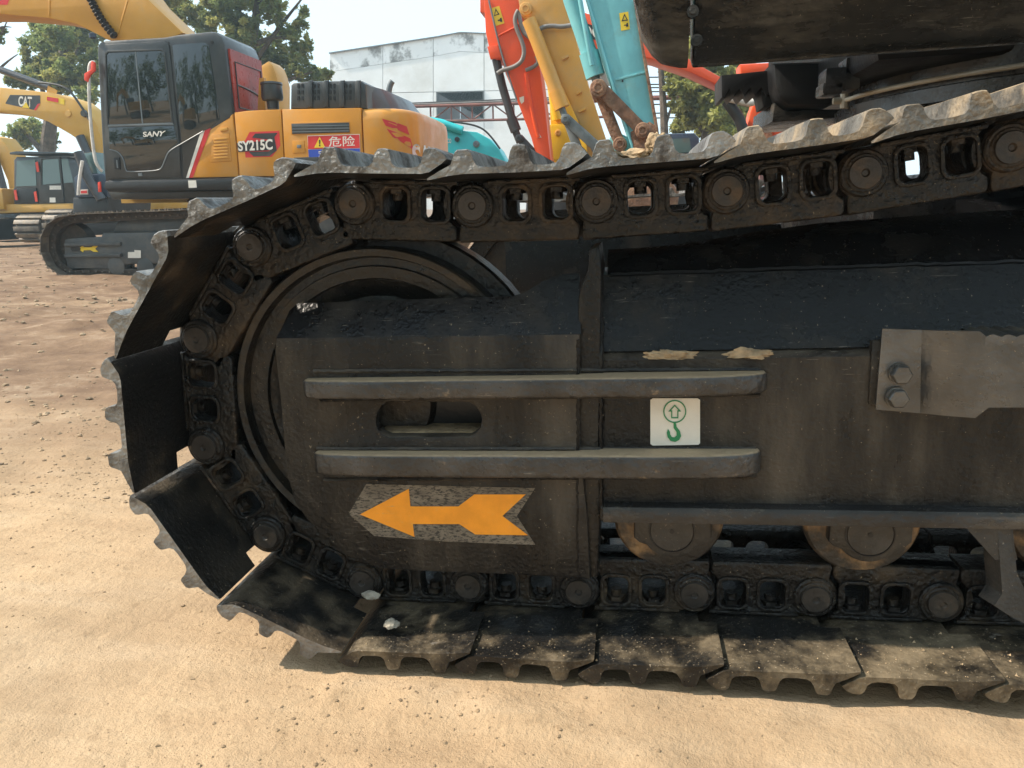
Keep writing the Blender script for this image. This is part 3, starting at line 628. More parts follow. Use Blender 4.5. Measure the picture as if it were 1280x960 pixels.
# ---- far track and carbody (seen through the gaps)
fy = YC + 2.05
part('carbody', boxm(.55, 2.0, 1.9, 3.0, -.42, .02, .03), 'panel', near)
part('cross_beam', hull([(.6, 1.42, -.42), (.95, 1.42, -.42), (.6, 1.42, -.12), (.95, 1.42, -.12), (.75, 2.0, -.40), (1.2, 2.0, -.40), (.75, 2.0, 0), (1.2, 2.0, 0)]), 'panel', near)
part('idler_wheel', lathe([(.05, -.06), (.2, -.05), (.25, -.06), (.25, .06)], (cx0, fy, cz0), 'Y', 36), 'idler', near)
ff = part('side_frame', boxm(-.52, 2.7, fy - .1, fy + .1, -.46, -.10, .02), 'panel', near)
far_loop = [(cx0 + .30 * math.cos(math.radians(a)), cz0 + .30 * math.sin(math.radians(a))) for a in range(90, 271, 20)] + [(x_ * .4, -.605) for x_ in range(0, 7)] + [(ce[0] + .3 * math.cos(math.radians(a)), cz0 + .3 * math.sin(math.radians(a))) for a in range(-90, 91, 20)] + [(x_ * .4, -.005) for x_ in range(6, -1, -1)]
inner = [(p[0] + (IC[0] - p[0]) * .0, p[1]) for p in far_loop]
cen = (1.2, -.305)
inn = [(min(max(p[0], cx0), ce[0]) + (p[0] - min(max(p[0], cx0), ce[0])) * .75, cz0 + (p[1] - cz0) * .75) for p in far_loop]
part('far_chain', xz([far_loop, inn], fy - .1, fy + .1, .004), 'link', near)
k0 = 0
for k in range(N):
    a = pins[k]; b = pins[(k + 1) % N]; mx_, mz_ = (a[0] + b[0]) / 2, (a[1] + b[1]) / 2
    if mx_ < 1.3:
        if mz_ > -.1: mz_ = min(mz_, -.01)
        child('track_shoe', shoe_black, near, Vector((mx_, fy, mz_)) - NB, (0, -math.atan2(b[1] - a[1], b[0] - a[0]), 0))
# ---- upper structure overhead
HX = na(862, 85, 1.30).x
zb = na(862, 85, 1.30).z
hp = [(1.19, zb + .34), (1.20, zb + .20), (1.27, zb + .012), (1.285, zb + .002), (1.30, zb), (1.33, zb + .012), (1.345, zb + .5), (3.75, zb + .52), (3.75, zb + 1.1), (1.19, zb + 1.1)]
hs = part('house', yz([hp], HX + .003, HX + 2.9, .004), 'house', near, 'dark underside and skirt of the upper structure')
cpn = [(1.19, zb + .34), (1.20, zb + .20), (1.268, zb + .014), (1.284, zb + .003), (1.298, zb - .001), (1.325, zb + .010), (1.34, zb + 1.1), (1.19, zb + 1.1)]
v = []; f = []; m_ = len(cpn)
for (dx, s) in ((-.004, 0), (-.030, .001), (-.044, .006), (-.052, .020), (-.055, .04), (-.060, .08)):
    for (y_, z_) in cpn: 
        zz_ = max(z_, zb + s * .7); w_ = .018 + .036 * min(1, max(0, zz_ - zb) / .035) ** .5 + .026 * min(2.2, max(0, zz_ - zb) / .10); v.append((HX - .004 + (dx + .004) / .056 * w_, y_ + s * .35, zz_))
for i in range(5):
    for k in range(m_): f.append((i * m_ + k, i * m_ + (k + 1) % m_, (i + 1) * m_ + (k + 1) % m_, (i + 1) * m_ + k))
f += [tuple(range(m_)), tuple(5 * m_ + k for k in range(m_))]
part('corner_skirt', pydata(v, f, 45), 'house', near)
for (bx, by, Y_) in ((871, 50, 1.256), (866, 14, 1.232)):
    c = na(bx, by, Y_)
    part('skirt_bolt', join([lathe([(.0085, -.001), (.0085, .01)], c, 'Y', 18), hexm(c, .0055, -.004, .002, 'Y')]), 'house', hs)
dx0 = na(1080, 70, 2.0).x
part('deck_frame', boxm(dx0, dx0 + 2.2, 1.9, 3.3, na(1150, 62, 1.9).z - .02, zb + .55, .02), 'black', near)
# slew ring, grease pipe, ring bolts, boxes under the house
yr = 2.05; lft = na(1058, 128, 2.3); RR = .62; rc = (lft.x + RR, 2.35)
zA = na(1150, 113, 1.75).z; zB = na(1150, 62, 1.75).z
part('slew_ring', lathe([(RR - .1, -.03), (RR - .06, 0), (RR, 0), (RR, .032), (RR - .012, .036), (RR - .012, .058), (RR - .03, .06), (RR - .03, .16), (RR - .1, .16)], (rc[0], rc[1], zA), 'Z', 72), 'ring', near)
for k in range(40):
    a = 2 * math.pi * k / 40 + .05
    if math.sin(a) < .5: part('ring_bolt', join([hexm((rc[0] + (RR - .03) * math.cos(a), rc[1] + (RR - .03) * math.sin(a), zA), .013, -.022, .002), lathe([(.015, -.004), (.015, .001)], (rc[0] + (RR - .03) * math.cos(a), rc[1] + (RR - .03) * math.sin(a), zA), 'Z', 12)]), 'ring', near)
pp = [(rc[0] + (RR + .012) * math.cos(math.radians(a)), rc[1] + (RR + .012) * math.sin(math.radians(a)), zA + .048) for a in range(186, 300, 6)]
part('grease_pipe', tube(pp, .006, 8), 'pipe', near)
part('pipe_fitting', join([lathe([(.012, -.02), (.012, .02)], pp[0], 'Z', 10), lathe([(.009, -.03), (.009, .012)], pp[0], 'X', 10)]), 'pipe', near)
c0 = na(1053, 105, 2.2); 
for (bx, by, s) in ((1055, 100, .05), (1075, 84, .04), (1040, 112, .028)):
    c = na(bx, by, 2.15); part('hose_block', boxm(c.x - s, c.x + s * .6, 2.12, 2.2, c.z - s * .55, c.z + s * .55, .006), 'ring', near)
bx0 = [(966, 78), (1030, 76), (1046, 82), (1046, 128), (1036, 133), (985, 133), (974, 124), (968, 108)]
np_('swivel_box', bx0, 2.45, 2.75, 'black', near, .02)
np_('box_floor', [(968, 128), (980, 138), (1060, 136), (1062, 146), (965, 152)], 2.5, 2.9, 'house', near, .005)
part('swivel_hub', lathe([(.0, -.02), (.10, -.02), (.12, 0), (.12, .08)], na(1065, 70, 2.6), 'Y', 32), 'black', near)
tb = [(902, 94), (962, 88), (968, 92), (968, 112), (958, 120), (952, 110), (944, 120), (938, 110), (931, 121), (925, 111), (918, 121), (912, 112), (907, 122), (902, 122)]
np_('toothed_step', tb, 2.55, 2.75, 'black', near, .003)
np_('step_arm', [(950, 113), (966, 110), (966, 132), (954, 134)], 2.56, 2.7, 'black', near, .006)
# ---- dried mud and stones lying on the machine (things of their own)
def to_w(p): return RM @ Vector(p) + Vector((0, 0, H))
def near_lump(name, px, py, Y, s, seed, m, label, cat, amp=.65, fl=.25):
    me = lump(to_w(na(px, py, Y)), s, seed, 4, amp, fl); return solo(name, me, m, label, cat)
near_lump('mud_clump', 838, 446, 1.167, (.032, .006, .0105), 1.3, 'mud', 'tan mud clump on the frame ledge above the lift label', 'mud')
near_lump('mud_clump', 939, 444, 1.167, (.028, .006, .0115), 4.1, 'mud', 'tan mud clump on the frame ledge right of the lift label', 'mud')
near_lump('mud_clump', 784, 200, 1.07, (.034, .016, .012), 6.7, 'mud', 'crumbly mud between grousers of the upper track below rusty link', 'mud', .6)
near_lump('mud_clump', 820, 182, 1.065, (.013, .014, .016), 2.2, 'mud', 'sandy mud cake capping one grouser of the upper track', 'mud', .3, .9)
near_lump('stone', 489, 780, 1.095, (.012, .010, .008), 3.3, 'stone', 'pale pebble lying on a bottom track shoe', 'stone', .3, .5)
near_lump('stone', 463, 744, 1.165, (.015, .008, .007), 8.3, 'stone', 'pale stone wedged under a track pin at the idler bottom', 'stone', .3, .8)

# crumbs of dry dirt lying on the bottom shoes
rn_ = random.Random(11); v = []; f = []
for _ in range(520):
    x_ = rn_.uniform(-.46, .60); y_ = 1.05 + .12 * rn_.random() ** 1.3; s_ = .0007 + .0022 * rn_.random() ** 6
    p_ = to_w((x_, y_, (-.6685 if x_ < -.28 else -.6685 - .0045 * min(1, (x_ + .28) / .19)) + s_ * .3)); k = len(v); a_ = rn_.random() * 6.28
    for q_ in ((1, 0, -.6), (-.5, .87, -.6), (-.5, -.87, -.6), (.2, .1, .7)):
        v.append((p_.x + s_ * (q_[0] * math.cos(a_) - q_[1] * math.sin(a_)) * rn_.uniform(.7, 1.5), p_.y + s_ * (q_[0] * math.sin(a_) + q_[1] * math.cos(a_)), p_.z + s_ * q_[2]))
    f += [(k, k + 1, k + 3), (k + 1, k + 2, k + 3), (k + 2, k, k + 3), (k, k + 2, k + 1)]
me = bpy.data.meshes.new('m'); me.from_pydata(v, [], f); me.update(); solo('dirt_crumbs', me, 'mud', 'tiny crumbs of dry dirt on the bottom track shoes', kind='stuff')
HAZE = .0024

# ================================================================== ORANGE EXCAVATOR AT THE LEFT
def simple_track(parent, loop, Y0, Y1, pitch, shoe_m, t=.012, gr=.02, chain=True):
    """shoes laid along a closed loop of (x, z) points (outer face of the chain)"""
    P = [Vector((a, b)) for a, b in loop]; n = len(P); seg = [(P[(i + 1) % n] - P[i]).length for i in range(n)]; tot = sum(seg)
    cnt = int(round(tot / pitch)); st = tot / cnt; prof = [(-.5, 0), (-.5, .5), (-.46, .5 + 1.6), (-.36, 2.1), (-.30, .6), (-.06, .6), (-.02, 2), (.05, 2), (.09, .6), (.30, .6), (.34, 2), (.40, 2), (.44, .6), (.5, .5), (.5, 0)]
    me = None
    def pos(s):
        s %= tot
        for i in range(n):
            if s <= seg[i]: return P[i].lerp(P[(i + 1) % n], s / seg[i])
            s -= seg[i]
        return P[0]
    area = sum(P[i].x * P[(i + 1) % n].y - P[(i + 1) % n].x * P[i].y for i in range(n)); sg = 1 if area > 0 else -1
    m0 = xz([[(a * st * 1.04, b * t * -1) for a, b in prof]], -(Y1 - Y0) / 2, (Y1 - Y0) / 2); with_mats(m0, [shoe_m])
    for k in range(cnt):
        a, b = pos(k * st), pos((k + 1) * st); c = (a + b) / 2; d = (b - a) * sg
        child('track_shoe', m0, parent, Vector((c.x, (Y0 + Y1) / 2, c.y)) - BASE[parent], (0, -math.atan2(d.y, d.x), 0))
    if chain:
        cen_ = sum(P, Vector((0, 0))) / n
        inn_ = []
        for i in range(n):
            tg = (P[(i + 1) % n] - P[i - 1]).normalized(); nn = Vector((-tg.y, tg.x)) * sg; inn_.append(P[i] + nn * .085)
        part('track_chain', xz([[tuple(p) for p in P], [tuple(p) for p in inn_]], Y0 + .13, Y1 - .13, .003), 's_chain', parent)
        bl = []
        for k in range(0, cnt):
            a = pos((k + .5) * st); tg = (pos((k + .55) * st) - pos((k + .45) * st)).normalized(); nn = Vector((-tg.y, tg.x)) * sg; c = a + nn * .045
            for dx in (-.25, .2):
                e = c + tg * dx * st; bl.append(boxm(e.x - .010, e.x + .010, Y0 + .124, Y0 + .135, e.y - .009, e.y + .009, .003))
        part('chain_bolts', join(bl), 's_track', parent)['kind'] = 'stuff'
SYY = 7.95
sb = at(160, 349, 7.85); sb.z = 0
sany = thing('excavator', 'orange excavator with dark grey cab and danger sign, parked at left', 'excavator', sb)
# undercarriage
ty0, ty1 = 7.80, 8.32
def trk(px, py): p = at(px, py, 7.85); return (p.x, p.z)
lp = [trk(300, 257), trk(230, 263), trk(150, 266), trk(100, 268), trk(80, 270), trk(66, 276), trk(57, 287), trk(54, 300), trk(55, 315), trk(61, 330), trk(71, 340), trk(84, 345), trk(140, 346), trk(220, 349), trk(330, 351), trk(420, 352)]
xr = trk(420, 352)[0]; lp += [(xr + .25, .12), (xr + .38, .3), (xr + .3, .52), (xr + .1, trk(300, 257)[1] + .03)]
simple_track(sany, lp, ty0, ty1, .165, 's_track')
wp('track_frame', [(80, 300), (84, 298), (126, 296), (128, 291), (200, 290), (430, 290), (430, 330), (330, 330), (200, 330), (170, 330), (140, 333), (138, 338), (90, 340), (84, 334), (80, 318)], 7.93, 8.2, 's_frame', sany, .02)
wp('frame_top', [(140, 291), (146, 277), (158, 274), (216, 270), (300, 268), (430, 268), (430, 291)], 8.0, 8.25, 's_frame', sany, .03)
wp('frame_rail', [(80, 304), (150, 303), (150, 307), (80, 308)], 7.90, 7.935, 's_frame', sany, .005)
wp('frame_rail', [(80, 318), (150, 317), (150, 321), (80, 322)], 7.90, 7.935, 's_frame', sany, .005)
wp('slot', [(90, 309), (99, 309), (101, 311), (99, 314), (90, 314), (88, 311)], 7.922, 7.94, 'black', sany)
wflat('travel_arrow', [(98, 311), (104, 306.5), (104.5, 309), (114, 309), (118, 306.5), (123, 307), (119, 311), (123, 315), (117, 314.8), (113, 312.6), (104.5, 313), (104, 315.5)], 7.925, 'yellow_print', sany)
wflat('white_label', [(160, 315), (168, 315), (168, 312.5), (176, 313), (176, 322.5), (160, 322.5)], 7.925, 'white_print', sany)
for c_ in ((150, 331), (186, 332), (232, 333)):
    p = at(*c_, 8.0); part('track_roller', lathe([(.04, -.10), (.10, -.09), (.10, -.05), (.08, -.04), (.08, .05), (.10, .05), (.10, .1)], (p.x, 8.02, p.z - .01), 'Y', 24), 's_frame', sany)
p = at(92, 306, 8.05); part('idler_wheel', lathe([(.08, -.06), (.2, -.05), (.24, -.06), (.25, .06)], (p.x + .01, 8.06, p.z - .0), 'Y', 36), 's_chain', sany)
part('carbody', boxm(sb.x + .5, sb.x + 2.4, 8.4, 9.3, .35, .95, .04), 's_frame', sany)
# far-side track
simple_track(sany, [(a + .05, b) for a, b in lp], 9.5, 10.0, .165, 's_track', chain=False)
# skirt and slew deck
wp('skirt_tube', [(130, 227), (135, 225), (336, 222), (336, 237), (300, 238), (135, 240), (129, 236)], SYY - .05, SYY + .12, 'black', sany, .03)
wp('deck', [(134, 238), (560, 234), (560, 246), (320, 247), (140, 249)], SYY + .15, SYY + 1.9, 's_dark', sany, .01)
wp('deck_beam', [(150, 243), (235, 243), (233, 253), (152, 254)], SYY + .5, SYY + .6, 'cat', sany)
wflat('small_sticker', [(235, 225.5), (245, 225.3), (246, 234.5), (236, 235)], SYY - .053, 'white_print', sany)
# cab
CY = SYY; cdep = .78
cabo = [(121, 70), (121, 58), (124, 52.5), (130, 50.5), (205, 46), (222, 43), (262, 39), (270, 40), (277, 46), (281, 56), (291, 140), (291, 150), (262, 166), (236, 224), (236, 226), (131, 227), (128, 200)]
cb = wp('cab', cabo, CY, CY + cdep, 's_dark', sany, .03)
dr = wp('cab_door', [(128, 58), (131, 55.5), (206, 51), (211, 56), (217, 110), (224, 180), (226, 221), (134, 223), (131, 180)], CY - .014, CY + .01, 's_dark', sany, .006)
def pane(nm, lp_, Y, par): return wp(nm, lp_, Y, Y + .006, 'glass', par, .001)
pane('door_window', [(132, 68), (134, 65), (201, 62.5), (205, 66), (214.5, 153), (135, 156)], CY - .018, dr)
wp('window_frame', [[(130.5, 66), (133, 63.3), (202, 60.8), (206.6, 65), (216.4, 154.6), (133.5, 157.8)], [(132.5, 68.5), (134.5, 65.6), (201, 63.2), (204.8, 66.5), (214, 152.6), (135.3, 155.6)]], CY - .024, CY - .012, 's_dark', dr, .002)
wp('window_rail', [(168.5, 64), (169.7, 64), (178.7, 154.5), (177.3, 154.6)], CY - .021, CY - .016, 's_trim', dr)
pane('lower_window', [(136, 159.5), (217, 157), (222, 178), (209, 189), (200, 212), (158, 213.5), (154, 197), (147, 190), (137, 186.5)], CY - .018, dr)
wp('window_sill', [(134.5, 156), (216, 153.5), (216.5, 156), (134.8, 158.5)], CY - .026, CY - .012, 's_trim', dr, .002)
trm = [(137, 187), (143, 188), (148, 190.5), (152, 195), (155, 201), (157, 213), (160, 215), (198, 213.5), (203, 209), (209, 192), (214, 187), (228, 179), (254, 164)]
part('trim_line', tube([at(a, b, CY - .02) for a, b in trm], .006, 6), 's_trim', dr)
wp('door_handle', [(141.5, 197), (149, 197), (150, 212), (143, 212)], CY - .024, CY - .008, 'black', dr, .003)
wp('latch', [(145, 200), (146.5, 200), (147.5, 210), (146, 210)], CY - .03, CY - .02, 's_trim', dr)
wp('door_lock', [(172, 216.5), (177, 216), (178, 220), (173, 220.5)], CY - .022, CY - .01, 's_trim', dr, .003)
part('maker_lettering', text_on('SANY', quad_px((178.5, 164.8), (207.5, 163.3), (204, 170.2), (179, 171.3), CY - .022, at)), 'white_print', dr)
pane('rear_side_window', [(215.5, 57), (218, 55.5), (256, 53.2), (261, 57), (269, 110), (274.5, 149), (262, 160), (227, 178)], CY - .006, cb)
wp('door_seam', [(210, 52), (211.6, 52), (218.5, 115), (227, 180), (229, 224), (227.6, 224), (225.6, 180), (217, 115)], CY - .003, CY + .01, 'black', cb)
p = at(265, 53, CY); part('hook', lathe([(.018, -.006), (.02, .0), (.01, .01)], (p.x, CY - .004, p.z), 'Y', 14), 'black', cb)
# rear wall of the cab and its window, a red reflection put into their colour
pn = at(283, 58, CY); pb = at(291, 141, CY); xw = pn.x + .01
def rear(u, w, off=0.): # u 0..1 towards the back, w 0..1 upwards, on the slanting rear wall
    y = CY + .05 + u * (cdep - .08); xx = pb.x + (pn.x - pb.x) * w + .006 + off; return Vector((xx, y, pb.z + (pn.z - pb.z) * w))
part('rear_panel', hull([rear(a, b, o) for a in (0, 1) for b in (.0, .98) for o in (-.02, .006)]), 's_red', cb)
part('rear_window', hull([rear(a, b, o) for a in (.1, .92) for b in (.1, .8) for o in (-.01, .010)]), 's_red', cb)
part('window_frame', join([tube([rear(.1, .1, .012), rear(.92, .1, .012), rear(.92, .8, .012), rear(.1, .8, .012), rear(.1, .1, .012)], .008, 6, False), tube([rear(.1, .45, .012), rear(.8, .42, .014), rear(.92, .3, .014)], .01, 6)]), 's_dark', cb)
# orange house panels
def pan(nm, lp_, dep=.3, m='s_orange', lab=None): return wp(nm, lp_, SYY, SYY + dep, m, sany, .012, lab)
hp_ = pan('front_panel', [(262.5, 161.5), (291, 142), (295, 180), (298, 221), (236.5, 222.5)], .6)
wflat('red_stripe', [(256, 163), (263.5, 160), (241, 222), (236, 222.3)], SYY - .002, 'red_print', hp_)
wflat('pale_stripe', [(250, 167.5), (256, 163), (236, 222.3), (232.5, 222.5)], SYY - .0035, 'white_print', hp_)
wp('vent_panel', [(265, 168), (286, 166), (289, 201), (263, 203)], SYY - .008, SYY + .01, 's_orange', hp_, .004)
for k in range(7): wp('louvre', [(267, 173 + k * 3.9), (284.5, 172 + k * 3.9), (285, 174 + k * 3.9), (267, 175.2 + k * 3.9)], SYY - .016, SYY - .004, 's_boom', hp_, .002)
wp('latch', [(275, 160), (284, 159), (284.5, 163), (275, 164)], SYY - .012, SYY + .004, 's_boom', hp_, .003)
dp = pan('side_door', [(292.6, 140.6), (310, 138.3), (351, 136.6), (355.6, 220.2), (299, 221)], .6)
dk = [[(304, 180), (312, 166), (349, 164), (347, 171), (350, 186), (343, 194), (330, 197), (307, 197)]]
wflat('badge_red', [(305, 178), (312, 165), (349, 163.5), (350.5, 182), (340, 196), (307, 197)], SYY - .002, 'red_print', dp)
wflat('badge_grey', [(315, 172), (319, 167), (347, 166), (343, 171.5), (346, 188), (337, 195), (317, 195.5), (311, 190), (337, 189), (341, 175)], SYY - .0042, 's_dark', dp)
wflat('badge_dark', [(296, 179), (342, 175), (343, 187.5), (298, 190)], SYY - .0064, 'black_print', dp)
part('model_lettering', text_on('SY215C', quad_px((297, 176.5), (340.5, 173.5), (341, 187), (298, 189), SYY - .0082, at)), 'white_print', dp)
ep = pan('engine_door', [(352.2, 136.6), (451, 134.8), (453, 180), (457, 219), (356.6, 220.2)], .6)
wp('vent_recess', [(363, 153), (437, 151.5), (438.5, 166.5), (364, 168.5)], SYY - .006, SYY + .01, 's_orange', ep, .003)
wp('air_vent', [(364, 154.5), (436, 153), (437, 165.5), (365, 167.5)], SYY - .012, SYY, 's_dark', ep, .003)
for k in range(3): wp('vent_slat', [(365, 157.2 + 3.6 * k), (436.5, 155.8 + 3.6 * k), (436.6, 156.8 + 3.6 * k), (365, 158.2 + 3.6 * k)], SYY - .016, SYY - .01, 's_trim', ep)
wp('latch_plate', [(365, 176), (380, 175.5), (381, 191), (366, 191.5)], SYY - .01, SYY + .01, 's_orange', ep, .004)
wp('latch', [(371, 181), (376, 181), (376, 185), (371, 185)], SYY - .02, SYY - .006, 's_trim', ep, .003)
wp('lower_vent', [(367, 197), (398, 196), (399, 203), (367, 203.5)], SYY - .01, SYY, 's_dark', ep, .003)
sg_ = wp('danger_sign', [(384, 169.5), (449.5, 167.5), (450.5, 196.5), (386, 197)], SYY - .006, SYY - .001, 'white_print', ep)
wflat('sign_red', [(384.8, 170.3), (449, 168.3), (449.8, 185), (385.2, 186.5)], SYY - .008, 'red_print', sg_)
wflat('sign_blue', [(385.2, 187), (449.8, 185.6), (450.2, 196), (386.2, 196.4)], SYY - .008, 'blue_print', sg_)
wflat('warning_triangle', [(399.5, 171), (406.5, 184.3), (392.5, 184.8)], SYY - .0095, 'yellow_print', sg_)
part('sign_lettering', text_on('危险', quad_px((410.5, 170.5), (443.5, 169.5), (444, 182.7), (411, 183.5), SYY - .0095, at)), 'white_print', sg_)
part('sign_lettering', text_on('安全警示', quad_px((398, 188), (441, 187), (441, 195), (398, 195.6), SYY - .0095, at)), 'white_print', sg_)
part('exclamation_mark', text_on('!', quad_px((398.6, 174.5), (400.6, 174.5), (400.6, 183), (398.6, 183), SYY - .011, at)), 'black_print', sg_)
# counterweight: plan rounded round the tail
x0 = at(452.8, 135, SYY).x; zt_ = at(453, 134.6, SYY).z; zb_ = at(457, 222, SYY).z
path = [Vector((x0, SYY)), Vector((x0 + .12, SYY + .003)), Vector((x0 + .23, SYY + .02)), Vector((x0 + .34, SYY + .07)), Vector((x0 + .43, SYY + .16)), Vector((x0 + .49, SYY + .29)), Vector((x0 + .52, SYY + .46)), Vector((x0 + .53, SYY + .7)), Vector((x0 + .53, SYY + 1.1)), Vector((x0 + .51, SYY + 1.6))]
cwv = []; cwf = []
n_ = len(path)
rows = [(zb_, -.03), (zb_ + .02, 0), (zb_ + .3, .004), (zt_ - .12, 0), (zt_ - .05, -.012), (zt_ - .015, -.04), (zt_, -.09)]
def onp(s, z, off=0.):                        # point on the tail at arc length s
    d = 0
    for i in range(n_ - 1):
        e = (path[i + 1] - path[i]).length
        if d + e >= s or i == n_ - 2:
            t = (path[i + 1] - path[i]) / e; q_ = path[i] + t * (s - d); nn = Vector((t.y, -t.x)); return Vector((q_.x + nn.x * off, q_.y + nn.y * off, z))
        d += e
tot_ = sum((path[i + 1] - path[i]).length for i in range(n_ - 1))
for (z_, o_) in rows:
    for i in range(40): cwv.append(onp(tot_ * i / 39, z_, o_))
    cwv += [Vector((x0, path[-1].y, z_))]
for j in range(len(rows) - 1):
    for i in range(41): cwf.append((j * 41 + i, j * 41 + (i + 1) % 41, (j + 1) * 41 + (i + 1) % 41, (j + 1) * 41 + i))
cwf += [tuple(range(41)), tuple((len(rows) - 1) * 41 + i for i in range(41))]
cw = part('counterweight', pydata(cwv, cwf, 40), 's_orange', sany)
dz = zt_ - zb_
def cwprint(nm, poly, m, off):
    me_ = curve_mesh([poly], .001)
    bmx = bmesh.new(); bmx.from_mesh(me_); bmesh.ops.subdivide_edges(bmx, edges=[e for e in bmx.edges if e.calc_length() > .05], cuts=4); bmx.to_mesh(me_); bmx.free()
    for v_ in me_.vertices: v_.co = onp(v_.co.x, zb_ + v_.co.y * dz, off + v_.co.z)
    return part(nm, finish(me_), m, cw)
cwprint('red_flash', [(.20, .84), (.46, .74), (.485, .62), (.235, .74)], 'red_print', .006)
cwprint('red_flash', [(.24, .70), (.50, .57), (.545, .40), (.30, .58)], 'red_print', .006)
tm = textm('SANY')
for v_ in tm.vertices: v_.co = onp(.52 + v_.co.x * .86, zb_ + (.08 + v_.co.y * .42) * dz, .007)
part('maker_lettering', tm, 'silver_print', cw)
# engine hood with slotted side
hz0 = at(363, 137, SYY + .1).z
hd = wp('engine_hood', [(362.5, 136), (363, 106), (366, 103.5), (382, 101.5), (440, 100.5), (452, 101), (457, 105), (459, 136)], SYY + .05, SYY + 1.5, 's_dark', sany, .025)
for k in range(4):
    xa = 371 + k * 20
    wp('hood_rib', [(xa + 13, 134), (xa + 12, 104), (xa + 14, 100.5), (xa + 19, 100), (xa + 19.5, 134)], SYY + .025, SYY + .07, 's_dark', hd, .012)
    hs_ = []
    for i in range(2):
        for j in range(3):
            a_, b_ = xa + .5 + i * 5, 104.5 + j * 7.8
            hs_.append(xz([W_([(a_, b_), (a_ + 2.6, b_), (a_ + 2.8, b_ + 5.2), (a_, b_ + 5.2)], SYY + .044)], SYY + .044, SYY + .06))
    part('vent_slots', join(hs_), 'black', hd)
hr = [at(455, 136, SYY + .1), at(453, 103, SYY + .1)]
xh = hr[0].x
part('hood_rear', hull([(xh - .05, SYY + .1, hr[0].z), (xh + .24, SYY + .5, hr[0].z), (xh + .3, SYY + 1.5, hr[0].z), (xh - .05, SYY + 1.5, hr[0].z), (xh - .05, SYY + .1, hr[1].z), (xh + .10, SYY + .5, hr[1].z - .02), (xh + .12, SYY + 1.5, hr[1].z - .02), (xh - .05, SYY + 1.5, hr[1].z)]), 's_dark', hd)
p = at(339, 136, SYY + .25)
part('air_cleaner', join([lathe([(.06, 0), (.065, .08), (.105, .09), (.115, .12), (.11, .24), (.118, .25), (.112, .27), (.03, .285)], (p.x, p.y + .05, p.z), 'Z', 24)]), 's_dark', sany)
wp('hood_bracket', [(322, 137), (324, 98), (330, 97), (332, 137)], SYY + .45, SYY + .5, 's_boom', sany)
p = at(486, 120, SYY + 1.0); part('exhaust_stub', tube([p, p + Vector((0, 0, .1)), p + Vector((.05, 0, .16))], .035, 8), 's_trim', sany)
# boom
BY = 8.55
bo = [(-120, -70), (60, -95), (150, -48), (186, 0), (229, 41), (210, 49), (160, 54), (133, 49), (120, 42), (106, 35), (92, 29), (60, 22.5), (0, 17.5), (-80, 18)]
bm_ = wp('boom', bo, BY, BY + .42, 's_boom', sany, .012)
wp('boom_rib', [(60.5, -2), (62.5, -2), (62, 20), (60, 20)], BY - .01, BY + .01, 's_boom', bm_, .003)
wp('boom_seam', [(158, 0), (160, 0), (147, 46), (145, 46)], BY - .008, BY + .01, 's_boom', bm_, .003)
wflat('boom_decal', [(3, -6), (14, -6), (9, 6), (0, 6), (-8, 4)], BY - .004, 'red_print', bm_)
bel = []
for k in range(22):
    t = k / 21; a_, b_ = 114 + 30 * t, 0 + 46 * t - 10 * (1 - t) * 0; bel.append(at(a_ - 3 * math.sin(t * 3.1), b_, BY - .05))
ax = (bel[-1] - bel[0]); rr_ = [(.030 if k % 2 else .048) for k in range(22)]
part('rubber_bellows', tube([bel[0] - ax * .3] + bel, .04, 10, False, [.8] + [r / .04 for r in rr_]), 'black', sany)
part('boom_pipe', tube([at(172, -12, BY + .1), at(190, 10, BY + .08), at(214, 38, BY + .05)], .022, 8), 's_trim', sany)
p = at(206, 28, BY); wp('boom_lug', [(186, 12), (194, 9), (222, 38), (214, 42)], BY + .1, BY + .3, 's_boom', sany, .01)
# wrapped grab rail and ribbons
part('grab_rail', tube([at(118, 78, CY - .02), at(112, 76, CY - .06), at(111, 95, CY - .06), at(112, 140, CY - .06), at(117, 190, CY - .06), at(121, 208, CY - .06), at(128, 214, CY - .02)], .017, 8), 'wrap', sany)
wp('ribbon', [(105, 92), (113, 87), (114, 76), (118, 78), (118.5, 88), (112, 94), (110, 103), (105, 100)], CY - .08, CY - .055, 'ribbon', sany, .005)
wp('ribbon', [(122, 228), (125, 227), (126, 240), (122.5, 240)], CY - .05, CY - .03, 'ribbon', sany, .004)
p = at(116, 46, CY); part('work_lamp', lathe([(.02, 0), (.035, .01), (.035, .05), (.015, .06)], (p.x, p.y, p.z - .02), 'Z', 12), 'blue_dark', sany)

# ================================================================== YELLOW EXCAVATOR BEHIND IT
QY = 15.0
qb = at(58, 300, QY); gz = qb.z
qb = Vector((qb.x, QY, 0))
cat = thing('excavator', 'dusty yellow excavator with arched boom behind the dark grey cab', 'excavator', qb)
cbx = wp('cab', [(17, 200), (20, 196), (83, 196), (86, 200), (96, 255), (17, 256)], QY, QY + 1.3, 's_dark', cat, .03)
wp('cab_roof', [(12, 190.5), (20, 189), (84, 190.5), (86, 192.5), (12, 193)], QY - .1, QY + 1.5, 's_dark', cbx, .01)
wp('window', [(21, 201), (44, 199.5), (45.5, 232), (20, 233)], QY - .01, QY + .01, 'cab_glass', cbx)
wp('window', [(53, 199.5), (73, 198.5), (76, 229), (53, 231)], QY - .012, QY + .01, 'cab_glass', cbx)
wp('window', [(76.5, 199), (84.5, 199), (91, 228), (80, 229)], QY - .012, QY + .01, 'cab_glass', cbx)
wp('door', [[(48, 197), (75, 196.5), (80, 253), (49, 254)], [(52, 199), (73.6, 198), (76.6, 230), (52, 231.5)]], QY - .03, QY, 's_dark', cbx, .005)
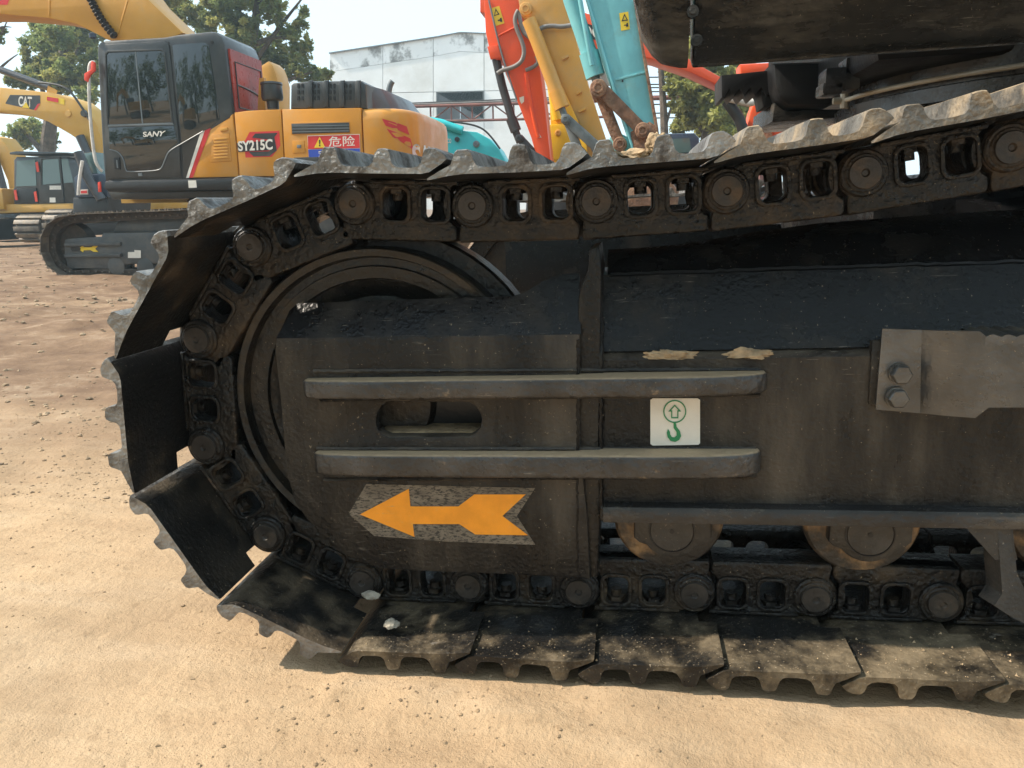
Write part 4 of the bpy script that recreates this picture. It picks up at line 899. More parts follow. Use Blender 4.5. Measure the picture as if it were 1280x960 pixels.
wp('sticker', [(62, 232), (76, 232), (76.5, 237), (62, 237)], QY - .035, QY - .03, 'white_print', cbx)
wp('sticker', [(62, 247), (69, 247), (69.5, 253), (62, 253)], QY - .035, QY - .03, 'white_print', cbx)
wp('side_grille', [(17, 235), (45, 235), (47, 254), (18, 255)], QY - .03, QY, 'black', cbx, .006)
for a_, b_ in ((44, 203), (42, 240), (17, 238)): wp('red_flag', [(a_, b_), (a_ + 3, b_ - 1), (a_ + 5, b_ + 12), (a_ + 2, b_ + 12)], QY - .06, QY - .045, 'ribbon', cat)
wp('deck', [(-30, 257), (20, 255), (97, 254), (97, 247), (128, 245), (132, 254), (240, 252), (240, 262), (100, 264), (20, 266), (-30, 268)], QY - .02, QY + 2.4, 'cat', cat, .02)
wp('front_block', [(-25, 235), (2, 236), (5, 262), (-25, 264)], QY - .1, QY + .8, 'cat', cat, .03)
wp('deck_skirt', [(18, 265), (130, 263), (130, 272), (20, 276)], QY + .1, QY + 2.2, 'black', cat, .01)
QB = QY - .55
cbm = wp('boom', [(-60, 106), (0, 109), (28, 112), (65, 116), (93, 125), (110, 139), (121, 156), (128, 178), (124, 212), (118, 206), (112, 190), (101, 177), (88, 168), (76, 161), (60, 152), (42, 146), (0, 140), (-60, 136)], QB, QB + .55, 'cat', cat, .015)
wflat('badge_plate', [(7, 128.5), (12.7, 118.6), (50, 119.2), (50.5, 129), (45, 138), (7, 129.6)], QB - .006, 's_dark', cbm)
wflat('badge_red', [(45, 138), (50.5, 129), (47, 130), (42.3, 137.6)], QB - .010, 'red_print', cbm)
part('maker_lettering', text_on('CAT', quad_px((23, 120), (40, 121), (39.5, 134.5), (23, 132.5), QB - .012, at)), 'white_print', cbm)
wflat('badge_yellow', [(32.5, 127.5), (37, 135.6), (27.5, 134.2)], QB - .018, 'yellow_print', cbm)
wflat('warning_decal', [(57.5, 119.5), (80.5, 123.5), (80.5, 131), (57.5, 126.5)], QB - .006, 'yellow_print', cbm)
wflat('warning_decal', [(58.5, 120.6), (73, 123), (73, 128.4), (58.5, 125.6)], QB - .010, 'red_print', cbm)
part('boom_pin', lathe([(.0, -.03), (.06, -.03), (.07, 0)], at(86, 142, QB), 'Y', 16), 'cat', cbm)
part('boom_pin', lathe([(.0, -.05), (.06, -.05), (.07, 0)], at(106, 142, QB), 'Y', 16), 's_dark', cbm)
part('arm_cylinder', tube([at(-60, 65, QB + .2), at(62, 110, QB + .2)], .07, 10), 'dark_cyl', cat)
part('cylinder_foot', hull([at(60, 107, QB + .1), at(72, 113, QB + .1), at(58, 116, QB + .1), at(70, 119, QB + .1), at(60, 107, QB + .4), at(72, 113, QB + .4), at(58, 116, QB + .4), at(70, 119, QB + .4)]), 'cat', cat)
part('boom_hose', tube([at(48, 103, QB), at(62, 104, QB), at(80, 108, QB), at(94, 120, QB), at(112, 150, QB - .05)], .022, 6), 'wire', cat)
part('boom_cylinder', tube([at(100, 170, QB - .1), at(128, 232, QB - .1)], .085, 10), 'dark_cyl', cat)
def trk2(px, py, Y): p = at(px, py, Y); return (p.x, p.z)
def tread_end(par, pxl, pxr, pyt, pyb, Y):                   # a track seen end-on: wraps round an axle along X
    a_, b_ = at(pxl, pyb, Y), at(pxr, pyt, Y); r = (b_.z - a_.z) / 2; zc = (b_.z + a_.z) / 2
    slat = boxm(-(b_.x - a_.x) / 2, (b_.x - a_.x) / 2, -.045, .045, -.012, .03, .006); with_mats(slat, ['s_track'])
    nn = int(2 * math.pi * r / .13) // 2
    for k in range(nn + 1):
        t = math.pi / 2 + math.pi * k / nn
        child('track_shoe', slat, par, Vector(((a_.x + b_.x) / 2, Y + r * math.cos(t) + r, zc + r * math.sin(t))) - BASE[par], (-(math.pi / 2 - t), 0, 0))
    for k in range(8):
        child('track_shoe', slat, par, Vector(((a_.x + b_.x) / 2, Y + r + .06 + .125 * k, zc + r)) - BASE[par], (0, 0, 0))
    part('track_frame', boxm(a_.x + .06, b_.x - .06, Y + .10, Y + 3, a_.z + .06, b_.z - .05, .03), 'black', par)
    part('track_core', lathe([(r - .03, a_.x + .02), (r - .03, b_.x - .02)], (0, Y + r, zc), 'X', 24), 's_chain', par)
tread_end(cat, 20, 47, 270, 302, 14.2)
tread_end(cat, 56, 84, 263, 300, 13.6)
part('side_frame', boxm(at(-30, 290, 15).x, at(20, 290, 15).x, 14.4, 16.4, at(0, 300, 14.6).z, at(0, 273, 14.6).z, .05), 'black', cat)
# another yellow machine at the very left
y2 = thing('excavator', 'yellow excavator boom cut off by the left edge of the photo', 'excavator', at(-10, 300, 17.5) * Vector((1, 1, 0)) if False else Vector((at(-10, 300, 17.5).x, 17.5, 0)))
wp('boom', [(-60, 160), (0, 172), (9, 183), (16, 200), (20, 240), (14, 250), (9, 225), (0, 204), (-60, 190)], 17.5, 18.0, 'cat', y2, .02)
part('boom_cylinder', tube([at(-8, 190, 17.4), at(12, 262, 17.4)], .08, 8), 'dark_cyl', y2)
wp('house', [(-60, 240), (-4, 240), (-2, 262), (-60, 266)], 17.6, 19.5, 'cat', y2, .03)
wp('track', [(-60, 266), (4, 266), (10, 280), (6, 300), (-60, 302)], 17.6, 18.3, 'black', y2, .05)
# a dark blue machine seen between them
d2 = thing('excavator', 'dark blue machine partly hidden behind the grey cab front', 'machine', Vector((at(110, 300, 13).x, 13.0, 0)))
wp('hood', [(92, 222), (96, 218), (128, 217), (134, 222), (134, 246), (94, 247)], 13.0, 14.2, 'blue_dark', d2, .03)
wp('cab', [(97, 192), (116, 190), (122, 217), (98, 218)], 13.1, 14.0, 'cab_glass', d2, .02)
wp('sticker', [(100, 237), (109.5, 236.5), (110, 243), (100, 243)], 12.985, 13.0, 'white_print', d2)
wp('sticker', [(101, 238.5), (108.5, 238), (108.7, 241.5), (101, 241.8)], 12.978, 12.984, 'red_print', d2)
part('arm', tube([at(98, 190, 12.9), at(110, 222, 12.9), at(127, 250, 12.9)], .085, 8, False), 'dark_cyl', d2)
part('pole', tube([at(98, 244, 12.8), at(98.5, 226, 12.8), at(103, 201, 12.8)], .028, 8), 'wrap', d2)
wp('undercarriage', [(90, 247), (134, 246), (134, 275), (90, 280)], 13.05, 14.4, 'black', d2, .05)

# ================================================================== ROW OF STICKS AND BOOMS
def stick_thing(label, px, Y, cat_='excavator'):
    g = at(px, 200, Y); return thing('excavator', label, cat_, Vector((g.x, Y, 0)), 'excavators with raised arms behind the track')
def px_tube(nm, pts, Y, wpx, m, par, smooth=False, n=12):
    r = (at(100 + wpx, 100, Y) - at(100, 100, Y)).length / 2
    return part(nm, tube([at(a, b, Y) for a, b in pts], r, n, smooth), m, par)
def px_disc(nm, c, rpx, Y0, Y1, m, par):
    r = (at(c[0] + rpx, c[1], Y0) - at(c[0], c[1], Y0)).length; p = at(c[0], c[1], Y0)
    return part(nm, lathe([(r * .35, -.012), (r * .4, -.02), (r * .55, -.02), (r * .6, -.008), (r * .9, -.006), (r, .006), (r, Y1 - Y0)], p, 'Y', 24), m, par)
# teal arm
TY = 6.4
tl = stick_thing('excavator with teal raised arm and rusty bucket links', 800, TY)
a_ = wp('arm', [(714, -60), (733, 0), (748, 62), (768, 120), (788, 180), (800, 260), (830, 260), (825, 200), (819, 160), (806, 80), (794, 10), (783, -60)], TY, TY + .34, 'teal', tl, .008)
wp('edge_plate', [(733, 0), (736, 0), (771, 118), (791, 180), (803, 260), (800, 260), (788, 180), (768, 120)], TY - .02, TY + .36, 'teal', a_, .003)
wp('edge_plate', [(792, 0), (797, 20), (809, 80), (823, 160), (834, 260), (829.5, 260), (819, 160), (805, 80)], TY - .02, TY + .36, 'rust', a_, .003, 'worn brown edge plate')
wp('weld_seam', [(769, 98), (808, 88.5), (808.5, 91), (770, 101)], TY - .008, TY + .01, 'teal', a_, .002)
wp('boss_plate', [(788, 165), (812, 152), (821, 158), (826, 200), (830, 260), (800, 260)], TY - .015, TY + .02, 'rust', a_, .004)
st_ = wflat('warning_sticker', [(774, 16.5), (785.3, 14.5), (787.5, 36.5), (776.5, 38.5)], TY - .004, 'yellow_print', a_)
wp('sticker_symbol', [[(780.5, 17), (785, 25.5), (777, 26.5)], [(780.7, 19.5), (783.4, 24.6), (778.7, 25.2)]], TY - .007, TY - .005, 'black_print', st_)
wflat('sticker_symbol', [(780, 31), (783, 30.5), (783, 29), (785, 28.5), (785.5, 33), (783, 33.5), (782.5, 32), (780, 32.3)], TY - .007, 'black_print', st_)
wp('plate_hole', [(777, 100), (779, 99.5), (779.3, 102), (777.3, 102.5)], TY - .004, TY + .002, 'black', a_)
px_tube('bucket_cylinder', [(702, -50), (714, 0), (741, 80)], TY + .1, 17, 'teal', tl)
px_tube('cylinder_gland', [(736, 66), (744.5, 96)], TY + .1, 21, 'teal', tl)
px_tube('cylinder_pipe', [(718, -40), (726, 5), (740, 82)], TY - .02, 5, 'teal', tl)
px_tube('cylinder_rod', [(743, 92), (748, 112)], TY + .1, 9, 'grey_steel', tl)
px_disc('link_pin', (748, 110), 11, TY - .06, TY + .3, 'rust', tl)
wp('bucket_link', [(745, 117), (750, 104), (757, 104), (808, 156), (809, 167), (803, 170), (797, 168)], TY - .03, TY + .02, 'rust', tl, .008)
wp('bucket_link', [(741, 114), (755, 114), (766, 138), (780, 174), (777, 186), (768, 180), (762, 168)], TY + .06, TY + .12, 'rust', tl, .008)
px_disc('link_pin', (803.5, 163), 10, TY - .07, TY + .3, 'rust', tl)
wp('link_lug', [(762, 172), (772, 165), (787, 172), (797, 195), (800, 240), (760, 240)], TY + .08, TY + .2, 'teal', tl, .01)
px_disc('link_pin', (775, 180), 9, TY + .02, TY + .2, 'rust', tl)
wp('bucket', [(745, 225), (830, 215), (850, 240), (840, 300), (760, 300)], TY - .3, TY + .9, 'rust', tl, .03)
# amber arm
AY = 7.6
am = stick_thing('excavator with amber raised arm and grey bucket links', 720, AY)
a_ = wp('arm', [(640, -60), (648, 0), (652, 20), (664, 26), (672, 35), (690, 80), (722, 150), (733, 182), (740, 240), (770, 240), (757, 172), (735, 105), (707, 0), (690, -60)], AY, AY + .36, 'amber', am, .01)
for q_ in ((706, 70, 8, 11), (723, 114, 6, 7), (727, 136, 9, 6)):
    wp('pipe_clip', [(q_[0] - q_[2] / 2, q_[1] + 2), (q_[0] + q_[2] / 2, q_[1] - 2), (q_[0] + q_[2] / 2 + 1, q_[1] + 1), (q_[0] - q_[2] / 2 + 1, q_[1] + 5)], AY - .03, AY + .005, 'amber', a_, .004)
px_disc('arm_pin', (657, 11), 8, AY - .03, AY + .1, 'amber', am)
px_tube('bucket_cylinder', [(661, 25), (672, 52), (697, 118)], AY - .06, 15, 'amber', am)
px_tube('cylinder_gland', [(695, 114), (703, 135)], AY - .06, 17, 'amber', am)
px_tube('cylinder_collar', [(660, 27), (668, 47)], AY - .06, 11, 'amber', am)
px_tube('cylinder_rod', [(701, 132), (707, 148)], AY - .06, 7, 'grey_steel', am)
wp('bucket_link', [(701, 152), (702, 142), (710, 142), (752, 180), (760, 200), (748, 206), (738, 185)], AY - .12, AY - .06, 'grey_steel', am, .008)
wp('bucket_link', [(704, 152), (714, 150), (730, 190), (734, 215), (722, 215), (716, 186)], AY - .04, AY + .02, 'grey_steel', am, .008)
px_disc('link_pin', (707, 149), 6, AY - .15, AY + .05, 'grey_steel', am)
px_tube('hose', [(667, 42), (676, 34), (690, 32), (704, 34), (716, 31)], AY - .05, 4.5, 'hose', am, True)
wp('bucket', [(720, 215), (770, 210), (780, 290), (715, 290)], AY - .2, AY + .9, 'grey_steel', am, .03)
# red-orange arm
RY = 8.4
rd = stick_thing('excavator with red orange raised arm and looping grey hoses', 650, RY)
a_ = wp('arm', [(596, -60), (605, 0), (607, 40), (611, 58), (613, 72), (621, 75), (627, 74), (632, 92), (648, 130), (664, 172), (668, 186), (690, 240), (698, 240), (688, 196), (682, 140), (672, 62), (650, 0), (640, -60)], RY, RY + .36, 'red', rd, .01)
wp('arm_boss', [(609, 58), (622, 56), (627, 72), (613, 74)], RY - .02, RY + .02, 'red', a_, .006)
wflat('warning_sticker', [(613, 10.5), (624, 7.5), (630.5, 29), (620, 32.5)], RY - .004, 'yellow_print', a_)
wp('sticker_symbol', [[(619.5, 10.5), (624.5, 18), (617.5, 20)], [(619.8, 13), (622.6, 17.4), (618.7, 18.6)]], RY - .007, RY - .005, 'black_print', a_)
wflat('sticker_symbol', [(622, 25), (625, 24), (625, 22.5), (627, 22), (628, 27), (625.6, 27.6), (625, 26), (622.5, 26.5)], RY - .007, 'black_print', a_)
px_tube('steel_line', [(611, 0), (621, 45), (632, 85), (646, 125)], RY - .015, 2, 's_trim', rd, True)
px_tube('steel_line', [(622, 45), (642, 35), (650, 28)], RY - .015, 1.6, 'red', rd)
px_tube('hose', [(648, 13), (643, 20), (645, 35), (652, 50), (656, 65), (652, 78), (640, 85), (626, 88), (622, 92)], RY - .06, 4.5, 'hose', rd, True)
px_tube('hose', [(648, 14), (652, 38), (660, 46), (670, 51)], RY - .05, 4.5, 'hose', rd, True)
px_tube('hose', [(657, 88), (668, 84), (674, 76), (670, 70)], RY - .05, 4, 'hose', rd, True)
px_tube('arm_rib', [(658, 92), (661, 115), (667, 150), (673, 172)], RY - .01, 4, 'red', rd, True)
wflat('paint_scrape', [(669, 161), (673, 165), (677, 172), (673, 172), (670, 168)], RY - .004, 'white_print', a_)
wflat('paint_scrape', [(649, 122), (655, 120), (655, 127), (652, 130), (650, 127)], RY - .004, 'white_print', a_)
px_tube('bucket_cylinder', [(620, 74), (628, 108), (641, 152)], RY + .05, 9, 'dark_cyl', rd)
px_tube('cylinder_gland', [(639, 148), (645, 164)], RY + .05, 12, 'dark_cyl', rd)
px_tube('cylinder_rod', [(644, 163), (650, 178)], RY + .05, 8, 'dark_cyl', rd)
wp('bucket_link', [(643, 170), (652, 168), (672, 190), (668, 200), (650, 182)], RY + .02, RY + .1, 'dark_cyl', rd, .008)
px_disc('link_pin', (649, 173), 5, RY - .01, RY + .1, 'dark_cyl', rd)
wp('bucket', [(660, 220), (705, 215), (715, 285), (655, 285)], RY - .2, RY + .8, 'dark_cyl', rd, .03)
# bright yellow arm behind
YY = 9.4
yl = stick_thing('excavator with bright yellow arm behind the amber arm', 705, YY)
wp('arm', [(676, 30), (683, 55), (688, 64), (700, 95), (722, 148), (735, 180), (745, 240), (690, 240), (688, 150), (686, 110)], YY, YY + .4, 'yellow', yl, .01)
wp('bracket_block', [(686, 156), (705, 154), (712, 162), (713, 200), (688, 200)], YY - .12, YY - .01, 'yellow', yl, .015)
px_disc('bracket_hole', (697.5, 166), 4, YY - .13, YY - .1, 'amber', yl)
px_tube('cylinder', [(683, 50), (697, 150)], YY - .06, 12, 'yellow', yl)
wp('lower_link', [(725, 170), (738, 180), (742, 206), (722, 206)], YY - .1, YY, 'yellow', yl, .01)
# red boom with white lettering, behind the teal arm
DY = 10.5
do = thing('excavator_boom', 'red boom with white lettering on a dark band, between teal arm and black machine', 'excavator boom', Vector((at(800, 200, DY).x, DY, 0)))
a_ = wp('boom', [(600, -20), (660, -8), (735, 17), (800, 34), (868, 78), (902, 97), (906, 111), (892, 104), (862, 90), (815, 74), (735, 60), (660, 30), (600, 15)], DY, DY + .5, 'red', do, .012)
wflat('dark_band', [(725, 27), (790, 46), (806, 62), (735, 48), (727, 46)], DY - .006, 'black_print', a_)
part('boom_lettering', text_on('DOOSAN', quad_px((729, 30), (792, 48), (792, 59), (730, 44), DY - .010, at)), 'white_print', a_)
wp('boom_foot', [(944, 116), (956, 116), (962, 140), (966, 200), (935, 200), (941, 150)], DY - .1, DY + .3, 'red', do, .01)
# teal boom lying low
KY = 12.5
kb = thing('excavator_boom', 'bright teal boom lying low behind the orange counterweight', 'excavator boom', Vector((at(600, 200, KY).x, KY, 0)))
a_ = wp('boom', [(520, 152), (550, 157), (575, 163), (596, 165), (612, 174), (624, 187), (632, 202), (640, 235), (500, 235), (510, 190)], KY, KY + .5, 'teal_bright', kb, .015)
px_tube('boom_cylinder', [(520, 148), (552, 154), (578, 163)], KY - .05, 9, 'teal_bright', kb)
px_disc('boom_pin', (571, 174), 3, KY - .04, KY, 'dark_cyl', kb); px_disc('boom_pin', (595, 180), 4, KY - .04, KY, 's_trim', kb)
px_tube('hose', [(545, 150), (575, 153), (600, 158), (614, 170), (625, 186)], KY - .06, 2, 'wire', kb, True)
part('boom_lettering', text_on('KOBELCO', quad_px((549, 172), (564, 173.5), (564, 179), (549, 178.5), KY - .006, at)), 'white_print', a_)
# orange knuckle rising behind the dark hood
kn = wp('excavator_boom', [(322, 84), (335, 76), (341, 82), (345, 92), (348, 104), (348, 137), (348, 190), (322, 190)], 10.6, 11.0, 's_boom', None, .03)
kn['label'] = 'orange boom knuckle rising between grey cab and slotted hood'; kn['category'] = 'excavator boom'
# red machine behind the black one's slew ring
RX = 7.0
rm = thing('excavator', 'red orange machine arm with black hose seen under the house', 'excavator', Vector((at(950, 200, RX).x, RX, 0)))
wp('arm', [(938, 140), (948, 116), (960, 118), (957, 132), (948, 160), (940, 200), (925, 200)], RX, RX + .2, 'red', rm, .01)
wp('brace', [(955, 128), (961, 120), (975, 150), (990, 190), (975, 190)], RX + .1, RX + .2, 'red', rm, .01)
px_tube('hose', [(908, 126), (915, 136), (926, 150), (932, 175)], RX - .05, 11, 'wire', rm, True)
px_tube('elbow', [(912, 123), (926, 126), (942, 130), (950, 121)], RX - .1, 8, 'wrap', rm, True)
wp('body', [(950, 148), (1000, 142), (1060, 142), (1060, 200), (945, 200)], RX + .3, RX + .9, 'rust', rm, .02)
wp('panel', [(925, 80), (962, 78), (964, 92), (926, 94)], RX + .6, RX + .9, 'red', rm, .02)
# dark cab at the right
dc = thing('excavator', 'dark machine cab with greenish window beyond the teal arm', 'excavator', Vector((at(850, 200, 11.5).x, 11.5, 0)))
wp('cab', [(826, 172), (832, 167), (868, 166), (874, 172), (878, 230), (826, 230)], 11.5, 12.6, 'blue_dark', dc, .03)
wp('window', [(832, 174), (862, 172.5), (864, 190), (832, 192)], 11.48, 11.5, 'cab_glass', dc)
wp('base', [(815, 225), (890, 225), (890, 300), (815, 300)], 11.4, 13, 'black', dc, .05)

# ================================================================== FACTORY BUILDING, GANTRY, WIRES
BYY = 42.0
bb = at(560, 200, BYY)
bld = thing('factory_building', 'white factory building with peeling paint and dark windows', 'building', Vector((bb.x, BYY, 0)))
fn = at
cols = [412, 478.5, 541.5, 605, 672, 745]
def toppy(x):
    pts = [(412, 66), (545, 46), (575, 40.5), (640, 43), (760, 56)]
    for (a, b), (c, d) in zip(pts, pts[1:]):
        if a <= x <= c: return b + (d - b) * (x - a) / (c - a)
    return 50
seam = lambda x: 117.5 - (x - 412) * .02
for i in range(5):
    a_, b_ = cols[i] + .35, cols[i + 1] - .35
    xs2 = [a_, b_] if not (a_ < 575 < b_) else [a_, 575, b_]
    ml = [(x_, toppy(x_) + 24) for x_ in xs2]
    wp('wall_panel', [(x_, toppy(x_)) for x_ in xs2] + [(x_, y_ - .3) for x_, y_ in ml][::-1], BYY, BYY + .3, 'peel', bld, 0, 'peeling top wall panel')
    wp('wall_panel', [(x_, y_ + .1) for x_, y_ in ml] + [(x_, seam(x_) - .35) for x_ in xs2][::-1], BYY, BYY + .3, 'wall', bld, 0)
    lo = [(a_, seam(a_) + .35), (b_, seam(b_) + .35), (b_, 262), (a_, 262)]
    if i == 2:      # window bay
        wp('wall_panel', [lo, [(545.5, 115.5), (604, 113.5), (604.4, 148.5), (546, 150)]], BYY, BYY + .3, 'wall', bld, .0)
    else: wp('wall_panel', lo, BYY, BYY + .3, 'wall', bld, 0)
wn = wp('window', [[(545, 115), (604.6, 113), (605, 149), (545.6, 150.4)], [(546.3, 116.2), (603.4, 114.3), (603.8, 147.8), (546.8, 149.2)]], BYY - .06, BYY + .14, 'grey_steel', bld)
for q_ in ([(546.3, 116), (574.2, 115), (574.4, 129.4), (546.5, 130)], [(575.4, 115), (603.6, 114), (603.7, 128.6), (575.5, 129.4)], [(546.6, 131), (574.4, 130.4), (574.6, 148.8), (546.9, 149.6)], [(575.6, 130.4), (603.8, 129.6), (603.9, 148), (575.7, 148.8)]):
    wp('pane', q_, BYY + .0, BYY + .16, 'window_dark', wn)
wp('roof_edge', [(411, 65.5), (545, 45.2), (575, 39.7), (640, 42.2), (760, 55.2), (760, 56.2), (640, 43.2), (575, 40.7), (545, 46.4), (411, 67)], BYY - .12, BYY + 14, 's_trim', bld)
p0, p1 = at(413, 67, BYY), at(413, 262, BYY); part('side_wall', boxm(p0.x, p0.x + .25, BYY + .32, BYY + 14, 0, p0.z - .1, 0), 'wall', bld)
# steel gantry
GYY = 26.0
gt = thing('pipe_gantry', 'red oxide steel lattice gantry crossing in front of the white factory', 'gantry', Vector((at(580, 200, GYY).x, GYY, 0)))
def gb(nm, a, b, r, m='steel_red', Y=GYY): return part(nm, tube([at(*a, Y), at(*b, Y)], r, 6, False), m, gt)
gb('top_chord', (470, 134.5), (760, 126), .055); gb('bottom_chord', (470, 154), (760, 146), .045)
for k in range(10):
    xa = 486 + k * 26
    ty_, by_ = 134.5 - (xa - 470) * .029, 154 - (xa - 470) * .0276
    gb('post', (xa, ty_), (xa + .5, by_), .03)
    gb('brace', (xa, ty_ if k % 2 else by_), (xa + 26, (by_ if k % 2 else ty_) - .75), .026)
gb('pipe', (470, 132), (760, 122), .03, 'hose'); gb('pipe', (470, 130.5), (760, 119.5), .02, 'wire')
p = at(700, 150, GYY); part('support', boxm(p.x - .12, p.x + .12, GYY - .1, GYY + .1, 0, p.z + .6), 'steel_red', gt)
p = at(470, 150, GYY); part('support', boxm(p.x - .12, p.x + .12, GYY - .1, GYY + .1, 0, p.z + .6), 'steel_red', gt)
bmx = thing('pipe_gantry', 'thin steel crossbeam with cables beside the right tree', 'gantry', Vector((at(860, 200, 22).x, 22.0, 0)))
part('beam', tube([at(800, 123, 22), at(1000, 117, 22)], .07, 6, False), 'steel_red', bmx)
for yy in (95, 104, 108, 113, 129, 140, 146): part('cable', tube([at(780, yy + 2, 22), at(860, yy + 1, 22), at(1000, yy - 3, 22)], .018, 4, False), 'wire', bmx)
p = at(960, 120, 22); part('support', boxm(p.x - .1, p.x + .1, 21.9, 22.1, 0, p.z + .2), 'steel_red', bmx)

# ================================================================== TREES
def tree(label, base, trunk, limbs, clumps, leaf, n, m, seed, r0=.28):
    """trunk/limbs: point lists; clumps: (centre, radius); n leaves over all clumps"""
    rn = random.Random(seed)
    t = thing('tree', label, 'tree', base, 'trees behind the machines')
    br = [tube(trunk, 1, 10, True, [r0 * (1 - .55 * i / (len(trunk) - 1)) for i in range(len(trunk))])]
    br += [tube(l_, 1, 6, True, [r0 * .42 * (1 - .8 * i / (len(l_) - 1)) for i in range(len(l_))]) for l_ in limbs]
    part('trunk', join(br), 'bark', t)
    for mi, mname in enumerate(m):
        v = []; f = []; tot = sum(r ** 2 for _, r in clumps)
        for c, r in clumps:
            sub = [(Vector((rn.gauss(0, 1), rn.gauss(0, 1), rn.gauss(0, .8))).normalized() * r * rn.uniform(.35, 1.08), r * rn.uniform(.16, .36)) for _ in range(22)]
            for _ in range(int(n / len(m) * r ** 2 / tot)):
                o, rr = rn.choice(sub); d = Vector((rn.gauss(0, 1), rn.gauss(0, 1), rn.gauss(0, 1))).normalized() * rr * rn.random() ** .5
                p = c + o + d; s = leaf * rn.uniform(.6, 1.3)
                u = Vector((rn.gauss(0, 1), rn.gauss(0, 1), rn.gauss(-.3, .6))).normalized(); w = u.cross(Vector((rn.gauss(0, 1), rn.gauss(0, 1), rn.gauss(0, 1)))).normalized()
                k = len(v); v += [p - u * s, p + w * s * .42 + u * s * .1, p + u * s, p - w * s * .42 + u * s * .1]; f.append((k, k + 1, k + 2, k + 3))
        me = bpy.data.meshes.new('crown'); me.from_pydata([tuple(q) for q in v], [], f); me.update(); part('crown', me, mname, t)
    return t
def P(x_, y_, Y): return at(x_, y_, Y)
def clump_px(lst, Y, seed):
    rn = random.Random(seed); s = Y / 961 / 1.0
    return [(P(a, b, Y + rn.uniform(-1.3, 1.3)), r * s) for a, b, r in lst]
TYA = 24.0
tree('broad grey green tree behind the arched yellow boom', Vector((P(64, 200, TYA).x, TYA, 0)), [Vector((P(58, 300, TYA).x, TYA, 0)), P(58, 200, TYA), P(63, 150, TYA), P(72, 100, TYA), P(80, 60, TYA)],
     [[P(64, 150, TYA), P(52, 110, TYA), P(44, 80, TYA)], [P(66, 130, TYA), P(88, 90, TYA), P(100, 50, TYA)], [P(58, 195, TYA), P(36, 170, TYA), P(24, 158, TYA)]],
     clump_px([(72, 45, 22), (95, 60, 26), (60, 70, 30), (85, 95, 26), (105, 95, 18), (45, 90, 16), (95, 30, 18), (112, 50, 16), (32, 100, 13), (14, 98, 10), (40, 165, 22), (20, 168, 14), (60, 175, 14), (110, 120, 14), (75, 130, 14), (52, 35, 12), (118, 80, 16), (55, 100, 14)], TYA, 1), .085, 30000, ['leaf_a', 'leaf_b'], 5)
TYB = 22.0
tree('tall loose tree behind the grey cab roof', Vector((P(300, 200, TYB).x, TYB, 0)), [Vector((P(300, 300, TYB).x, TYB, 0)), P(300, 180, TYB), P(306, 90, TYB), P(318, 40, TYB), P(330, -40, TYB)],
     [[P(304, 100, TYB), P(330, 60, TYB), P(360, 20, TYB), P(384, -10, TYB)], [P(308, 80, TYB), P(280, 30, TYB), P(258, -10, TYB)], [P(304, 130, TYB), P(350, 100, TYB), P(390, 90, TYB)], [P(312, 60, TYB), P(340, 40, TYB), P(370, 50, TYB)], [P(330, -20, TYB), P(360, -80, TYB), P(380, -120, TYB)]],
     clump_px([(220, 10, 22), (250, 20, 24), (280, 10, 26), (300, 35, 24), (330, 60, 24), (355, 80, 22), (335, 100, 20), (375, 60, 16), (360, 40, 14), (300, 70, 20), (310, -10, 26), (270, -30, 30), (225, -25, 24), (340, 10, 18), (385, 95, 14), (400, 95, 10), (315, 90, 16), (372, 85, 14), (410, 92, 7), (200, -10, 20), (330, -60, 40), (260, -90, 44), (380, 15, 7), (375, 30, 9)], TYB, 2), .08, 42000, ['leaf_b', 'leaf_a'], 9, .22)
tree('bare branched tree at the left edge above the yellow boom', Vector((P(-25, 200, 20).x, 20, 0)), [Vector((P(-25, 300, 20).x, 20, 0)), P(-25, 150, 20), P(-18, 40, 20), P(-12, -30, 20)],
     [[P(-22, 110, 20), P(2, 80, 20), P(22, 68, 20)], [P(-18, 50, 20), P(-4, 30, 20), P(14, 34, 20)], [P(-22, 90, 20), P(-6, 60, 20), P(10, 24, 20)]],
     clump_px([(-20, 30, 20), (-8, 24, 10), (-40, 60, 26), (-14, -20, 24), (2, 38, 7)], 20, 3), .08, 4000, ['leaf_a'], 13, .14)
TYC = 19.0
tree('yellow green tree at right, under the black house', Vector((P(900, 200, TYC).x, TYC, 0)), [Vector((P(880, 300, TYC).x, TYC, 0)), P(880, 180, TYC), P(890, 130, TYC), P(896, 90, TYC), P(905, 40, TYC)],
     [[P(880, 165, TYC), P(860, 140, TYC), P(842, 125, TYC), P(850, 100, TYC)], [P(888, 135, TYC), P(870, 115, TYC), P(852, 85, TYC)], [P(884, 160, TYC), P(910, 140, TYC), P(935, 120, TYC)]],
     clump_px([(880, 130, 24), (900, 145, 22), (860, 145, 18), (870, 110, 20), (845, 110, 12), (905, 115, 20), (925, 140, 16), (850, 160, 12), (885, 160, 18), (840, 92, 9), (860, 95, 14), (890, 95, 18), (920, 95, 20), (915, 160, 14), (880, 60, 26), (930, 60, 26)], TYC, 4), .075, 24000, ['leaf_b', 'leaf_c'], 17, .15)
P0_ = P(826, 100, 18.0)
tree('dark bare trunk beside the teal arm edge', Vector((P0_.x, 18.0, 0)), [Vector((P(833, 300, 18).x, 18.0, 0)), P(831, 170, 18), P(828, 110, 18), P(824, 60, 18)],
     [[P(831, 160, 18), P(838, 135, 18), P(848, 112, 18)]], clump_px([(826, 60, 16), (832, 88, 7), (840, 130, 5)], 18, 6), .07, 2500, ['leaf_b'], 21, .11)

